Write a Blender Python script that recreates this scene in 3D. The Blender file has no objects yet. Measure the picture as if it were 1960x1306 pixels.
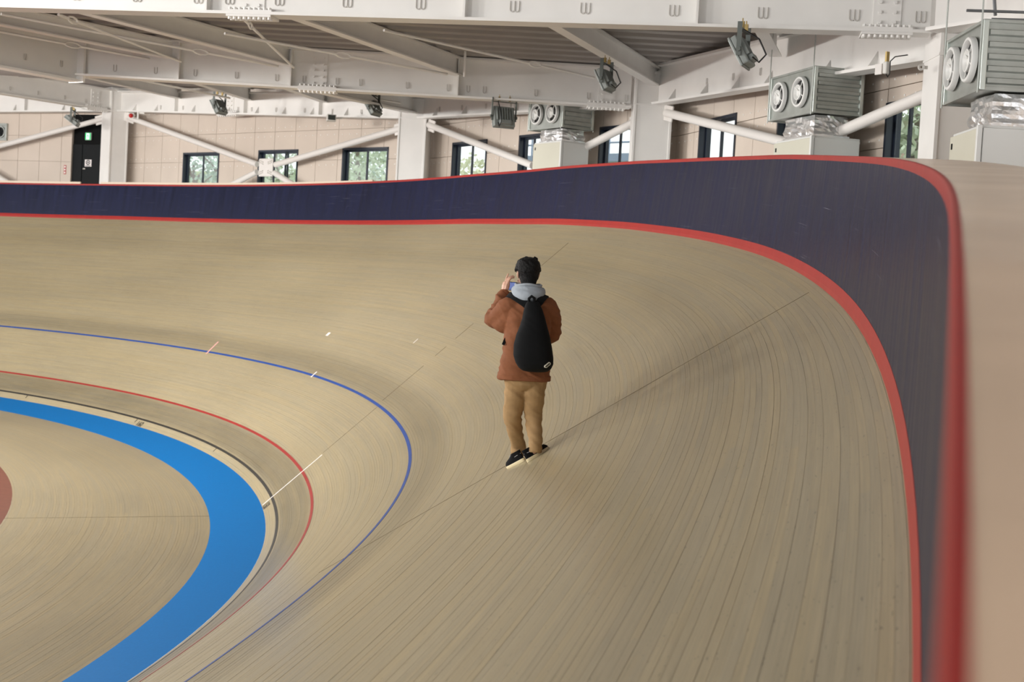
import bpy, bmesh, math, random
import numpy as np
from mathutils import Vector, Matrix, noise

random.seed(7)
SC = bpy.context.scene
COL = SC.collection

# ------------------------------------------------------------------ camera, world, exposure
CAM = Vector((0, 0, 3.91475)); PITCH = 0.04449; ROLL = 0.0557; FPX = 2712.1; CX, CY = 980.0, 653.0
FW = Vector((0, math.cos(PITCH), -math.sin(PITCH))); R0 = Vector((1, 0, 0)); U0 = R0.cross(FW)
RT = math.cos(ROLL) * R0 + math.sin(ROLL) * U0
UP = -math.sin(ROLL) * R0 + math.cos(ROLL) * U0
cam_d = bpy.data.cameras.new('camera'); cam = bpy.data.objects.new('camera', cam_d); COL.objects.link(cam)
cam_d.sensor_width = 36; cam_d.lens = FPX * 36 / 1960; cam_d.clip_start = 0.03; cam_d.clip_end = 400
m3 = Matrix((RT, UP, -FW)).transposed()
cam.matrix_world = Matrix.Translation(CAM) @ m3.to_4x4()
cam_d.dof.use_dof = True; cam_d.dof.focus_distance = 11.6; cam_d.dof.aperture_fstop = 4.2
SC.camera = cam
wd = bpy.data.worlds.new('overcast'); SC.world = wd; wd.use_nodes = True
bg = wd.node_tree.nodes['Background']; bg.inputs[0].default_value = (0.96, 0.975, 1.0, 1); bg.inputs[1].default_value = 1.5
SC.view_settings.view_transform = 'Standard'; SC.view_settings.look = 'None'
SC.view_settings.exposure = 0.15; SC.view_settings.gamma = 1.0
SC.view_settings.use_curve_mapping = False

def at_h(u, v, h):
    """point on the sight line of a photo position at world height h above the camera"""
    w = FW + RT * ((u - CX) / FPX) - UP * ((v - CY) / FPX)
    return CAM + w * (h / w.z)
def at_y(u, v, y):
    w = FW + RT * ((u - CX) / FPX) - UP * ((v - CY) / FPX)
    return CAM + w * (y / w.y)
def at_plane(u, v, p, n):
    w = FW + RT * ((u - CX) / FPX) - UP * ((v - CY) / FPX)
    return CAM + w * ((p - CAM).dot(n) / w.dot(n))

# ------------------------------------------------------------------ materials
def lin(c):
    return tuple(((x / 255) / 12.92 if x / 255 <= 0.04045 else ((x / 255 + 0.055) / 1.055) ** 2.4) for x in c) + (1,)
MATS = {}
def mat(name, rgb, rough=0.5, metal=0.0, spec=0.5, var=0.0, vscale=5.0, bump=0.0, bscale=60.0, emit=None, estr=1.0, coords='Object', rvar=0.0):
    if name in MATS: return MATS[name]
    m = bpy.data.materials.new(name); m.use_nodes = True; nt = m.node_tree; b = nt.nodes['Principled BSDF']
    b.inputs['Base Color'].default_value = lin(rgb); b.inputs['Roughness'].default_value = rough
    b.inputs['Metallic'].default_value = metal; b.inputs['Specular IOR Level'].default_value = spec
    tc = nt.nodes.new('ShaderNodeTexCoord')
    if var > 0:
        n = nt.nodes.new('ShaderNodeTexNoise'); n.inputs['Scale'].default_value = vscale; n.inputs['Detail'].default_value = 4
        nt.links.new(tc.outputs[coords], n.inputs['Vector'])
        mr = nt.nodes.new('ShaderNodeMapRange'); mr.inputs[1].default_value = 0.3; mr.inputs[2].default_value = 0.7
        mr.inputs[3].default_value = 1 - var; mr.inputs[4].default_value = 1 + var
        nt.links.new(n.outputs[0], mr.inputs[0])
        mx = nt.nodes.new('ShaderNodeMix'); mx.data_type = 'RGBA'; mx.blend_type = 'MULTIPLY'; mx.inputs[0].default_value = 1
        mx.inputs[6].default_value = lin(rgb); nt.links.new(mr.outputs[0], mx.inputs[7]); nt.links.new(mx.outputs[2], b.inputs['Base Color'])
    if bump > 0:
        n2 = nt.nodes.new('ShaderNodeTexNoise'); n2.inputs['Scale'].default_value = bscale; n2.inputs['Detail'].default_value = 3
        nt.links.new(tc.outputs[coords], n2.inputs['Vector'])
        bp = nt.nodes.new('ShaderNodeBump'); bp.inputs['Strength'].default_value = bump; bp.inputs['Distance'].default_value = 0.02
        nt.links.new(n2.outputs[0], bp.inputs['Height']); nt.links.new(bp.outputs[0], b.inputs['Normal'])
    if emit:
        b.inputs['Emission Color'].default_value = lin(emit); b.inputs['Emission Strength'].default_value = estr
    MATS[name] = m
    return m

def wood_mat(name, rgb, stains):
    """varnished narrow boards: uv.x runs along the board in metres, uv.y across the track in metres"""
    m = bpy.data.materials.new(name); m.use_nodes = True; nt = m.node_tree; b = nt.nodes['Principled BSDF']; L = nt.links.new
    N = nt.nodes.new
    uv = N('ShaderNodeUVMap'); oi = N('ShaderNodeObjectInfo')
    sep = N('ShaderNodeSeparateXYZ'); L(uv.outputs[0], sep.inputs[0])
    def math_(op, a, bb=None, c=None):
        n = N('ShaderNodeMath'); n.operation = op
        for i, v in enumerate((a, bb, c)):
            if v is None: continue
            if isinstance(v, (int, float)): n.inputs[i].default_value = v
            else: L(v, n.inputs[i])
        return n.outputs[0]
    def noise_(sx, sy, scale, detail=3, rough=0.6, wrand=True):
        c = N('ShaderNodeCombineXYZ'); L(math_('MULTIPLY', sep.outputs[0], sx), c.inputs[0]); L(math_('MULTIPLY', sep.outputs[1], sy), c.inputs[1])
        if wrand: L(math_('MULTIPLY', oi.outputs['Random'], 57.0), c.inputs[2])
        n = N('ShaderNodeTexNoise'); n.inputs['Scale'].default_value = scale; n.inputs['Detail'].default_value = detail; n.inputs['Roughness'].default_value = rough
        L(c.outputs[0], n.inputs['Vector']); return n.outputs[0]
    # board lengths: every course is cut into ~2.4 m lengths of slightly different tone
    bl = math_('FLOOR', math_('ADD', math_('DIVIDE', sep.outputs[0], 2.4), math_('MULTIPLY', oi.outputs['Random'], 17.0)))
    wn = N('ShaderNodeTexWhiteNoise'); wn.noise_dimensions = '2D'
    cv = N('ShaderNodeCombineXYZ'); L(bl, cv.inputs[0]); L(math_('MULTIPLY', oi.outputs['Random'], 91.0), cv.inputs[1]); L(cv.outputs[0], wn.inputs['Vector'])
    grain = noise_(2.2, 170, 1.0, 4, 0.7)
    streak = noise_(0.35, 60, 1.0, 4, 0.7)
    broad = noise_(0.25, 0.6, 1.0, 3, 0.5, False)
    knot = noise_(22, 90, 1.0, 1, 0.5)
    v = math_('MULTIPLY_ADD', wn.outputs[0], 0.07, 0.965)
    v = math_('MULTIPLY', v, math_('MULTIPLY_ADD', grain, 0.85, 0.575))
    v = math_('MULTIPLY', v, math_('MULTIPLY_ADD', streak, 0.50, 0.75))
    v = math_('MULTIPLY', v, math_('MULTIPLY_ADD', broad, 0.34, 0.83))
    fl = math_('GREATER_THAN', knot, 0.735)
    v = math_('MULTIPLY', v, math_('MULTIPLY_ADD', fl, -0.5, 1.0))
    # dark bands: tyre rubber worn in along the lines, a faint one near the top
    for (w0, w1, soft, amt) in stains:
        a = N('ShaderNodeMapRange'); a.interpolation_type = 'SMOOTHSTEP'; a.inputs[1].default_value = w0 - soft; a.inputs[2].default_value = w0 + soft; L(sep.outputs[1], a.inputs[0])
        c = N('ShaderNodeMapRange'); c.interpolation_type = 'SMOOTHSTEP'; c.inputs[1].default_value = w1 - soft; c.inputs[2].default_value = w1 + soft; L(sep.outputs[1], c.inputs[0])
        st = math_('SUBTRACT', a.outputs[0], c.outputs[0])
        patch = math_('MULTIPLY_ADD', noise_(0.5, 4.0, 1.0, 3, 0.6, False), 0.9, 0.55)
        st = math_('MULTIPLY', math_('MULTIPLY', st, patch), amt)
        v = math_('MULTIPLY', v, math_('SUBTRACT', 1.0, st))
    mx = N('ShaderNodeMix'); mx.data_type = 'RGBA'; mx.blend_type = 'MULTIPLY'; mx.inputs[0].default_value = 1
    tint = N('ShaderNodeMix'); tint.data_type = 'RGBA'; L(wn.outputs[0], tint.inputs[0])
    tint.inputs[6].default_value = lin(rgb); c2 = lin((rgb[0] + 2, rgb[1] - 1, rgb[2] - 6)); tint.inputs[7].default_value = c2
    L(tint.outputs[2], mx.inputs[6]); L(v, mx.inputs[7]); L(mx.outputs[2], b.inputs['Base Color'])
    L(math_('MULTIPLY_ADD', grain, 0.16, WOOD_ROUGH - 0.08), b.inputs['Roughness'])
    b.inputs['Specular IOR Level'].default_value = 0.5
    bp = N('ShaderNodeBump'); bp.inputs['Strength'].default_value = 0.10; bp.inputs['Distance'].default_value = 0.003
    L(grain, bp.inputs['Height']); L(bp.outputs[0], b.inputs['Normal'])
    MATS[name] = m
    return m
WOOD_ROUGH = 0.31

# ------------------------------------------------------------------ mesh helper
class MB:
    def __init__(s): s.v = []; s.f = []; s.uv = {}
    def add(s, vs, fs):
        o = len(s.v); s.v += [tuple(p) for p in vs]; s.f += [tuple(i + o for i in f) for f in fs]; return s
    def box(s, c, sz, ax=None):
        c = Vector(c); ax = ax or (Vector((1, 0, 0)), Vector((0, 1, 0)), Vector((0, 0, 1)))
        vs = [c + ax[0] * (sz[0] / 2 * i) + ax[1] * (sz[1] / 2 * j) + ax[2] * (sz[2] / 2 * k) for i in (-1, 1) for j in (-1, 1) for k in (-1, 1)]
        return s.add(vs, [(0, 1, 3, 2), (4, 6, 7, 5), (0, 4, 5, 1), (2, 3, 7, 6), (0, 2, 6, 4), (1, 5, 7, 3)])
    def beam(s, p0, p1, lat, l0, l1, z0, z1):
        """box swept from p0 to p1, lateral range l0..l1, vertical range z0..z1"""
        vs = []
        for p in (p0, p1):
            for l, z in ((l0, z0), (l1, z0), (l1, z1), (l0, z1)): vs.append(Vector(p) + lat * l + Vector((0, 0, z)))
        return s.add(vs, [(0, 1, 2, 3), (7, 6, 5, 4), (0, 4, 5, 1), (1, 5, 6, 2), (2, 6, 7, 3), (3, 7, 4, 0)])
    def tube(s, pts, r, n=8, cap=True):
        pts = [Vector(p) for p in pts]; rr = r if isinstance(r, (list, tuple)) else [r] * len(pts); rings = []
        prev = None
        for i, p in enumerate(pts):
            d = (pts[min(i + 1, len(pts) - 1)] - pts[max(i - 1, 0)]).normalized()
            if prev is None:
                a = Vector((0, 0, 1)) if abs(d.z) < 0.9 else Vector((1, 0, 0))
                x = d.cross(a).normalized()
            else: x = (prev - d * prev.dot(d)).normalized()
            prev = x; y = d.cross(x)
            rings.append([p + (x * math.cos(2 * math.pi * k / n) + y * math.sin(2 * math.pi * k / n)) * rr[i] for k in range(n)])
        return s.rings(rings, cap)
    def rings(s, rings, cap=True):
        n = len(rings[0]); o = 0; vs = [p for r in rings for p in r]; fs = []
        for i in range(len(rings) - 1):
            for k in range(n):
                a = i * n + k; b = i * n + (k + 1) % n; fs.append((a, b, b + n, a + n))
        if cap: fs.append(tuple(range(n - 1, -1, -1))); fs.append(tuple(range((len(rings) - 1) * n, len(rings) * n)))
        return s.add(vs, fs)
    def build(s, name, m, parent=None, smooth=False, bevel=0.0, angle=40):
        me = bpy.data.meshes.new(name); me.from_pydata(s.v, [], s.f); me.update()
        me.materials.append(m)
        if smooth:
            for p in me.polygons: p.use_smooth = True
            me.set_sharp_from_angle(angle=math.radians(angle))
        o = bpy.data.objects.new(name, me); COL.objects.link(o)
        if parent is not None: o.parent = parent
        if bevel > 0:
            bm_ = o.modifiers.new('bevel', 'BEVEL'); bm_.width = bevel; bm_.segments = 2; bm_.limit_method = 'ANGLE'
        return o
def place(o, origin):
    """move the object's own origin (its mesh or its children) to the given point"""
    origin = Vector(origin)
    if o.type == 'MESH': o.data.transform(Matrix.Translation(-origin))
    o.location = origin
def tag(o, label=None, cat=None, group=None, kind=None):
    if label: o['label'] = label
    if cat: o['category'] = cat
    if group: o['group'] = group
    if kind: o['kind'] = kind
    return o
def thing(name, label, cat, group=None, kind=None):
    o = bpy.data.objects.new(name, None); COL.objects.link(o); o.empty_display_size = 0.2
    return tag(o, label, cat, group, kind)
def settle(root, loc):
    """put an Empty at its thing's base; the parts were written in world coordinates"""
    root.location = Vector(loc)
    for c in root.children:
        c.matrix_parent_inverse = Matrix.Translation(-Vector(loc))
def sub(o, parent):
    """a sub-part written in world coordinates"""
    o.parent = parent
    return o
def copy_tree(o, parent=None):
    c = o.copy(); COL.objects.link(c); c.parent = parent
    if parent is not None: c.matrix_parent_inverse = o.matrix_parent_inverse.copy()
    for ch in o.children: copy_tree(ch, c)
    return c

# ------------------------------------------------------------------ the track's geometry
SK = [-4, 0, 3, 6, 9, 12, 15, 18, 21, 24, 28, 34, 42, 52]
KK = [0.02316, 0.0187, 0.0162, 0.01814, 0.02251, 0.03047, 0.03981, 0.0407, 0.03579, 0.03447, 0.03723, 0.04101, 0.04264, 0.0432]
BK = [0.26122, 0.31419, 0.41297, 0.46986, 0.52713, 0.5827, 0.6401, 0.68834, 0.7282, 0.75528, 0.77031, 0.77101, 0.76935, 0.74855]
DS = 0.2; SS = np.arange(-14, 76, DS)
_k = np.interp(SS, SK, KK); _b = np.interp(SS, SK, BK); ker = np.hanning(17); ker /= ker.sum()
_k = np.convolve(np.pad(_k, 8, 'edge'), ker, 'valid'); _b = np.convolve(np.pad(_b, 8, 'edge'), ker, 'valid')
_i0 = int(np.argmin(abs(SS))); _h = np.cumsum(_k) * DS; _h = _h - _h[_i0] + 1.17215
_x = np.cumsum(np.cos(_h)) * DS; _y = np.cumsum(np.sin(_h)) * DS; _x = _x - _x[_i0] - 6.80964; _y = _y - _y[_i0] + 0.99575
WTOP, HS, HW, RH = 7.20496, 0.10541, 0.9418, 0.04271
WC, BC, WI, BI = 0.84366, 0.23163, 3.12433, 0.02465
def fr(s):
    h = float(np.interp(s, SS, _h)); return Vector((float(np.interp(s, SS, _x)), float(np.interp(s, SS, _y)), 0)), Vector((math.sin(h), -math.cos(h), 0)), Vector((math.cos(h), math.sin(h), 0)), float(np.interp(s, SS, _b))
def surf(s, w, dz=0.0, f=None):
    p, o, t, b = f or fr(s)
    if w >= 0: return p + o * (w * math.cos(b) - dz * math.sin(b)) + Vector((0, 0, w * math.sin(b) + dz * math.cos(b)))
    if w >= -WC: return p + o * (w * math.cos(BC)) + Vector((0, 0, w * math.sin(BC) + dz))
    return p + o * (w + WC - WC * math.cos(BC)) + Vector((0, 0, -WC * math.sin(BC) + (w + WC) * math.sin(BI) + dz))
def wall_pt(s, a, out=0.0, f=None):
    """a: distance up the fence from the top of the bank, out: outward offset"""
    p, o, t, b = f or fr(s); le = -0.12854 - 0.49882 * (b - 0.7)
    return p + o * (WTOP * math.cos(b) - a * math.sin(le) + out) + Vector((0, 0, WTOP * math.sin(b) + a * math.cos(le)))
S0, S1 = -3.0, 62.0
SEG = np.arange(S0, S1 + 0.01, 0.4); FRS = [fr(float(s)) for s in SEG]
def sweep(profile, name, m, parent=None, s0=S0, s1=S1, step=0.4, closed=False, smooth=True, uvw=None):
    """profile(f, s) -> list of points; swept along the track"""
    n = max(2, int(round((s1 - s0) / step)) + 1); ss = np.linspace(s0, s1, n)
    rows = [profile(fr(float(s)), float(s)) for s in ss]; c = len(rows[0]); vs = [p for r in rows for p in r]; fs = []
    for i in range(n - 1):
        for k in range(c if closed else c - 1):
            a = i * c + k; b_ = i * c + (k + 1) % c; fs.append((a, b_, b_ + c, a + c))
    if closed: fs.append(tuple(range(c - 1, -1, -1))); fs.append(tuple(range((n - 1) * c, n * c)))
    me = bpy.data.meshes.new(name); me.from_pydata([tuple(v) for v in vs], [], fs); me.update(); me.materials.append(m)
    if smooth:
        for p in me.polygons: p.use_smooth = True
        me.set_sharp_from_angle(angle=math.radians(35))
    ul = me.uv_layers.new(name='UVMap')
    for lp in me.loops:
        i, k = divmod(lp.vertex_index, c); ul.data[lp.index].uv = (ss[i], uvw[k] if uvw else k)
    o = bpy.data.objects.new(name, me); COL.objects.link(o)
    if parent is not None: o.parent = parent
    return o

# ------------------------------------------------------------------ the track
M_bank = wood_mat('track boards', (158, 147, 121), [(0.24, 0.83, 0.10, 0.40), (2.50, 3.05, 0.22, 0.28), (6.0, 6.35, 0.35, 0.12)])
M_apron = wood_mat('apron boards', (158, 147, 122), [])
M_gap = mat('joint shadow gap', (128, 114, 88), 0.8)
bank = thing('track_bank', 'banked wooden cycling track of narrow pale boards curving left', 'track', kind='structure')
COURSE = 0.0402
nb = int(WTOP / COURSE)
def plank(w0, w1, parent, m):
    lift = random.uniform(-0.0006, 0.0006)
    def prof(f, s): return [surf(s, w0, -0.014, f), surf(s, w0, lift, f), surf(s, w1, lift, f), surf(s, w1, -0.014, f)]
    return sweep(prof, 'plank', m, parent, step=0.4, smooth=False, uvw=[w0, w0, w1, w1])
for i in range(nb + 1):
    a = i * COURSE; b_ = min(WTOP + 0.01, a + COURSE); g = random.choice((0.0004, 0.0006, 0.0008, 0.0014))
    if b_ - a > 0.005: plank(a, b_ - g, bank, M_bank)
sweep(lambda f, s: [surf(s, 0, -0.012, f), surf(s, 3.6, -0.012, f), surf(s, WTOP, -0.012, f)], 'underlay', M_gap, bank)
apron = thing('apron_floor', 'flat pale boarded apron inside the blue band', 'floor', kind='structure')
na = int(WI / 0.042)
for i in range(na + 1):
    a = -WC - WI + i * 0.042; b_ = min(-WC, a + 0.042); g = random.choice((0.0004, 0.0007, 0.0014))
    if b_ - a > 0.006: plank(a, b_ - g, apron, M_apron)
sweep(lambda f, s: [surf(s, -WC - WI, -0.012, f), surf(s, -WC - 1.5, -0.012, f), surf(s, -WC, -0.012, f)], 'underlay', M_gap, apron)
M_azur = mat('blue paint', (0, 106, 174), 0.6, spec=0.15, var=0.05, vscale=30)
band = sweep(lambda f, s: [surf(s, -WC, -0.01, f), surf(s, -WC, 0.001, f), surf(s, -WC / 2, 0.001, f), surf(s, -0.0005, 0.001, f)], 'blue_band', M_azur)
tag(band, 'wide bright blue painted band along the inner edge of the track', 'track band', kind='structure')
M_brown = mat('brown infield coating', (112, 66, 50), 0.7, var=0.08, vscale=8)
pts = [surf(float(s), -WC - WI) for s in np.arange(S0, S1, 0.5)]
cen = Vector((-32, 20, pts[0].z)); mb = MB(); mb.add([cen] + pts, [(0, i, i + 1) for i in range(1, len(pts))])
mb.add([cen, pts[-1], Vector((-70, 40, cen.z)), Vector((-70, -20, cen.z)), pts[0]], [(0, 1, 2), (0, 2, 3), (0, 3, 4)])
tag(mb.build('floor', M_brown), 'flat brown coated infield floor inside the apron', 'floor', kind='structure')

def ribbon(name, m, w0, w1, lab=None, s0=S0, s1=S1):
    o = sweep(lambda f, s: [surf(s, w0, 0.0006, f), surf(s, w0, 0.0022, f), surf(s, w1, 0.0022, f), surf(s, w1, 0.0006, f)], name, m, bank, s0, s1, smooth=False)
    if lab: o['label'] = lab
    return o
M_blk = mat('black line paint', (38, 36, 32), 0.5, var=0.15, vscale=3)
M_redl = mat('red line paint', (146, 32, 30), 0.5, var=0.10, vscale=3)
M_blul = mat('blue line paint', (22, 66, 140), 0.5, var=0.10, vscale=3)
M_white = mat('white line paint', (238, 232, 226), 0.5)
ribbon('measuring_line', M_blk, 0.187, 0.237, 'thin black line just above the blue band')
ribbon('sprinters_line', M_redl, 0.825, 0.875, 'thin red line between black and blue lines')
ribbon('stayers_line', M_blul, 2.469, 2.519, 'thin blue line a third of the way up the bank')
def cross(name, m, s, w0, w1, wd_, parent, n=12, lift=0.003):
    mb = MB(); vs = []
    for i in range(n + 1):
        w = w0 + (w1 - w0) * i / n
        for ds, dz in ((-wd_ / 2, 0.0008), (-wd_ / 2, lift), (wd_ / 2, lift), (wd_ / 2, 0.0008)): vs.append(surf(s + ds, w, dz))
    fs = []
    for i in range(n):
        for k in range(3): a = i * 4 + k; fs.append((a, a + 1, a + 5, a + 4))
    fs += [(0, 1, 2, 3), (n * 4 + 3, n * 4 + 2, n * 4 + 1, n * 4)]
    mb.add(vs, fs); return mb.build(name, m, parent)
cross('white_cross_line', M_white, 22.42, 0.02, 1.27, 0.045, bank)
M_joint_shade = mat('board joint and shade line', (112, 98, 72), 0.7)
cross('joint_and_shade_line', M_joint_shade, 22.5, 1.3, 2.45, 0.010, bank)
for a, b_ in ((2.6, 3.5), (3.75, 4.0), (4.2, 4.6), (5.0, 5.35), (5.6, 6.75)): cross('joint_and_shade_line', M_joint_shade, 22.62, a, b_, 0.014, bank)
cross('joint_and_shade_line', M_joint_shade, 22.5, -WC - WI, -WC, 0.014, apron, lift=0.002)
cross('joint_and_shade_line', M_joint_shade, 12.2, 2.2, 7.1, 0.006, bank, n=30)  # soft shading edge across the bank, painted as a thin dark line
for s in (28.5, 39.3): cross('tick_mark', M_blk, s, 0.10, 0.19, 0.03, bank, 2)
cross('tick_mark', M_blk, 33.7, 0.08, 0.19, 0.03, bank, 2)
def bank_text(txt, s, w, size):
    cu = bpy.data.curves.new('t', 'FONT'); cu.body = txt; cu.size = size; cu.offset = 0.006
    o = bpy.data.objects.new('t', cu); COL.objects.link(o)
    bpy.context.view_layer.update(); dg = bpy.context.evaluated_depsgraph_get()
    me = bpy.data.meshes.new_from_object(o.evaluated_get(dg)); bpy.data.objects.remove(o)
    for v in me.vertices: v.co = surf(s - v.co.x * 1.15, w + v.co.y, 0.0024)
    me.materials.clear(); me.materials.append(M_blk); me.name = 'distance_number'
    o = bpy.data.objects.new('distance_number', me); COL.objects.link(o); o.parent = bank; return o
bank_text('160', 33.55, 0.015, 0.19); bank_text('150', 22.33, 0.012, 0.19)
M_pink = mat('faded pink tape', (206, 158, 148), 0.6)
cross('tape_mark', M_pink, 33.6, 2.42, 2.85, 0.07, bank, 2); cross('tape_mark', M_white, 27.6, 2.44, 2.60, 0.05, bank, 2)
cross('tape_mark', M_white, 29.0, 3.54, 3.64, 0.12, bank, 2); cross('tape_mark', M_white, 24.4, 3.84, 3.96, 0.03, bank, 2)

# ------------------------------------------------------------------ fence round the track
M_red = mat('red rail paint', (156, 42, 37), 0.45, spec=0.3, var=0.06, vscale=6)
def navy_mat():
    m = mat('navy fence paint', (14, 20, 50), 0.40, spec=0.22)
    nt = m.node_tree; b = nt.nodes['Principled BSDF']; L = nt.links.new; N = nt.nodes.new
    uv = N('ShaderNodeUVMap'); mp = N('ShaderNodeMapping'); mp.inputs['Scale'].default_value = (9, 0.8, 1); L(uv.outputs[0], mp.inputs[0])
    n = N('ShaderNodeTexNoise'); n.inputs['Scale'].default_value = 1; n.inputs['Detail'].default_value = 5; L(mp.outputs[0], n.inputs['Vector'])
    mp2 = N('ShaderNodeMapping'); mp2.inputs['Scale'].default_value = (0.9, 160, 1); mp2.inputs['Rotation'].default_value = (0, 0, 0.03); L(uv.outputs[0], mp2.inputs[0])
    n2 = N('ShaderNodeTexNoise'); n2.inputs['Scale'].default_value = 1; n2.inputs['Detail'].default_value = 2; L(mp2.outputs[0], n2.inputs['Vector'])
    r = N('ShaderNodeMapRange'); r.inputs[1].default_value = 0.70; r.inputs[2].default_value = 0.76; L(n2.outputs[0], r.inputs[0])
    cr = N('ShaderNodeMapRange'); cr.inputs[1].default_value = 0.3; cr.inputs[2].default_value = 0.7; cr.inputs[3].default_value = 0.75; cr.inputs[4].default_value = 1.25; L(n.outputs[0], cr.inputs[0])
    mx = N('ShaderNodeMix'); mx.data_type = 'RGBA'; mx.blend_type = 'MULTIPLY'; mx.inputs[0].default_value = 1; mx.inputs[6].default_value = lin((13, 19, 50)); L(cr.outputs[0], mx.inputs[7])
    mx2 = N('ShaderNodeMix'); mx2.data_type = 'RGBA'; L(r.outputs[0], mx2.inputs[0]); L(mx.outputs[2], mx2.inputs[6]); mx2.inputs[7].default_value = lin((110, 112, 128)); L(mx2.outputs[2], b.inputs['Base Color'])
    rr = N('ShaderNodeMapRange'); rr.inputs[1].default_value = 0.3; rr.inputs[2].default_value = 0.7; rr.inputs[3].default_value = 0.34; rr.inputs[4].default_value = 0.48; L(n.outputs[0], rr.inputs[0]); L(rr.outputs[0], b.inputs['Roughness'])
    return m
fence = thing('track_fence', 'navy fence with red edges running round the top of the bank', 'fence', kind='structure')
AT = HS + HW
sweep(lambda f, s: [wall_pt(s, HS - 0.002, 0.008, f), wall_pt(s, HS + HW / 2, 0.004, f), wall_pt(s, AT, 0, f)], 'fence_panel', navy_mat(), fence, uvw=[0, HW / 2, HW])
sweep(lambda f, s: [wall_pt(s, -0.02, -0.004, f), wall_pt(s, HS * 0.35, -0.004, f), wall_pt(s, HS, 0.006, f), wall_pt(s, HS, 0.02, f), wall_pt(s, -0.02, 0.02, f)], 'red_base_strip', M_red, fence, closed=True, smooth=False)
def nose(f, s):
    p = wall_pt(s, AT - 0.004, 0, f); o = f[1]; z = Vector((0, 0, 1)); H = RH + 0.004
    prof = [(0.02, 0), (0.0, 0), (0.0002, H * 0.72), (0.001, H * 0.88), (0.0035, H * 0.97), (0.007, H), (0.013, H), (0.02, H * 0.5)]
    return [p + o * x + z * y for x, y in prof]
sweep(nose, 'red_top_rail', M_red, fence, closed=True)
M_cap = mat('varnished cap board', (224, 194, 164), 0.24, var=0.10, vscale=3, coords='Object')
def capp(f, s):
    p = wall_pt(s, AT, 0, f) + Vector((0, 0, RH - 0.001)); o = f[1]; z = Vector((0, 0, 1))
    return [p + o * 0.0125 - z * 0.03, p + o * 0.0128, p + o * 0.44, p + o * 0.452 - z * 0.012, p + o * 0.452 - z * 1.1, p + o * 0.40 - z * 1.1, p + o * 0.40 - z * 0.03]
sweep(capp, 'cap_board', M_cap, fence, closed=True, smooth=False)
M_kerb = mat('pale kerb board', (222, 206, 186), 0.55)
for a, b_, lab in ((43.9, 56, 'low pale board behind the fence top, left of the dark door'), (33.2, 43.2, 'low pale board behind the fence top, right of the dark door')):
    o = sweep(lambda f, s: [wall_pt(s, AT, 0.50, f) + Vector((0, 0, z)) + f[1] * x for x, z in ((0, -0.3), (0, RH + 0.10), (0.05, RH + 0.10), (0.05, -0.3))], 'kerb_board', M_kerb, None, a, b_, closed=True, smooth=False)
    place(o, wall_pt((a + b_) / 2, AT, 0.5)); tag(o, lab, 'board', 'kerb boards behind the fence')

# ------------------------------------------------------------------ hall: columns, walls, windows
Z = Vector((0, 0, 1))
M_steel = mat('white painted steel', (233, 231, 227), 0.45, var=0.03, vscale=2)
M_wallp = mat('beige wall panel', (203, 190, 177), 0.75, var=0.03, vscale=1.5, bump=0.05, bscale=90)
M_joint2 = mat('panel joint', (176, 163, 150), 0.9)
M_alu = mat('dark window aluminium', (26, 34, 48), 0.35, var=0.05, vscale=4)
M_dark = mat('black door leaf', (11, 15, 17), 0.6, spec=0.2, var=0.1, vscale=4)
def glass_mat():
    m = bpy.data.materials.new('window glass'); m.use_nodes = True; nt = m.node_tree; nt.nodes.clear()
    o = nt.nodes.new('ShaderNodeOutputMaterial'); t = nt.nodes.new('ShaderNodeBsdfTransparent'); g = nt.nodes.new('ShaderNodeBsdfGlossy'); x = nt.nodes.new('ShaderNodeMixShader')
    t.inputs[0].default_value = (0.93, 0.96, 0.95, 1); g.inputs['Roughness'].default_value = 0.03; x.inputs[0].default_value = 0.06
    nt.links.new(t.outputs[0], x.inputs[1]); nt.links.new(g.outputs[0], x.inputs[2]); nt.links.new(x.outputs[0], o.inputs[0]); return m
M_glass = glass_mat()
DECK = 4.35          # concourse level outside the track
H0 = CAM.z
cA = at_y(218, 290, 46.0); cB = at_y(792, 290, 37.2); cC = at_y(1245, 250, 28.5); cD = at_y(1821, 250, 17.9)
cZ = Vector((-23.9, 50.3, 0)); cE = Vector((5.75, 6.2, 0)); cY = Vector((-36, 50.5, 0))
for c in (cA, cB, cC, cD, cZ, cE): c.z = 0
# ring beam underside (height above the camera) at each column
RB = {'Y': 4.4, 'Z': 4.5, 'A': 4.64, 'B': 3.99, 'C': 3.58, 'D': 3.06, 'E': 2.7}
COLS = {'Y': cY, 'Z': cZ, 'A': cA, 'B': cB, 'C': cC, 'D': cD, 'E': cE}
cols = [('A', -50, 0.62, 'white steel column beside the dark exit door'), ('B', -97, 0.74, 'white steel column between the second and third window from the boxes, mid wall'),
        ('C', -91, 0.76, 'white steel column in front of the bend, right of the small far ventilation box'), ('D', -90, 0.62, 'tall white steel column beside the large near ventilation box')]
cols[1] = ('B', -97, 0.74, 'white steel column standing between two windows at the centre of the far wall')
def column(key, yaw, w, label, top):
    r = thing('steel_column', label, 'column', 'white hall columns'); c = COLS[key]; a = math.radians(yaw)
    n = Vector((math.cos(a), math.sin(a), 0)); t = Vector((-n.y, n.x, 0)); ax = (t, n, Z)
    zt = H0 + top; zm = (DECK + zt) / 2; hh = zt - DECK
    MB().box(c + Z * zm, (w - 0.10, w, hh), ax).build('shaft', M_steel, r)
    for k in (-1, 1): MB().box(c + t * (k * (w / 2 - 0.025)) + Z * zm, (0.05, w + 0.05, hh), ax).build('flange', M_steel, r, bevel=0.006)
    for zz in (RB[key] + H0 - 0.02, H0 + top - 0.05):
        MB().box(c + Z * zz, (w + 0.02, w + 0.08, 0.03), ax).build('diaphragm_plate', M_steel, r)
    settle(r, c + Z * DECK); return r
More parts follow.
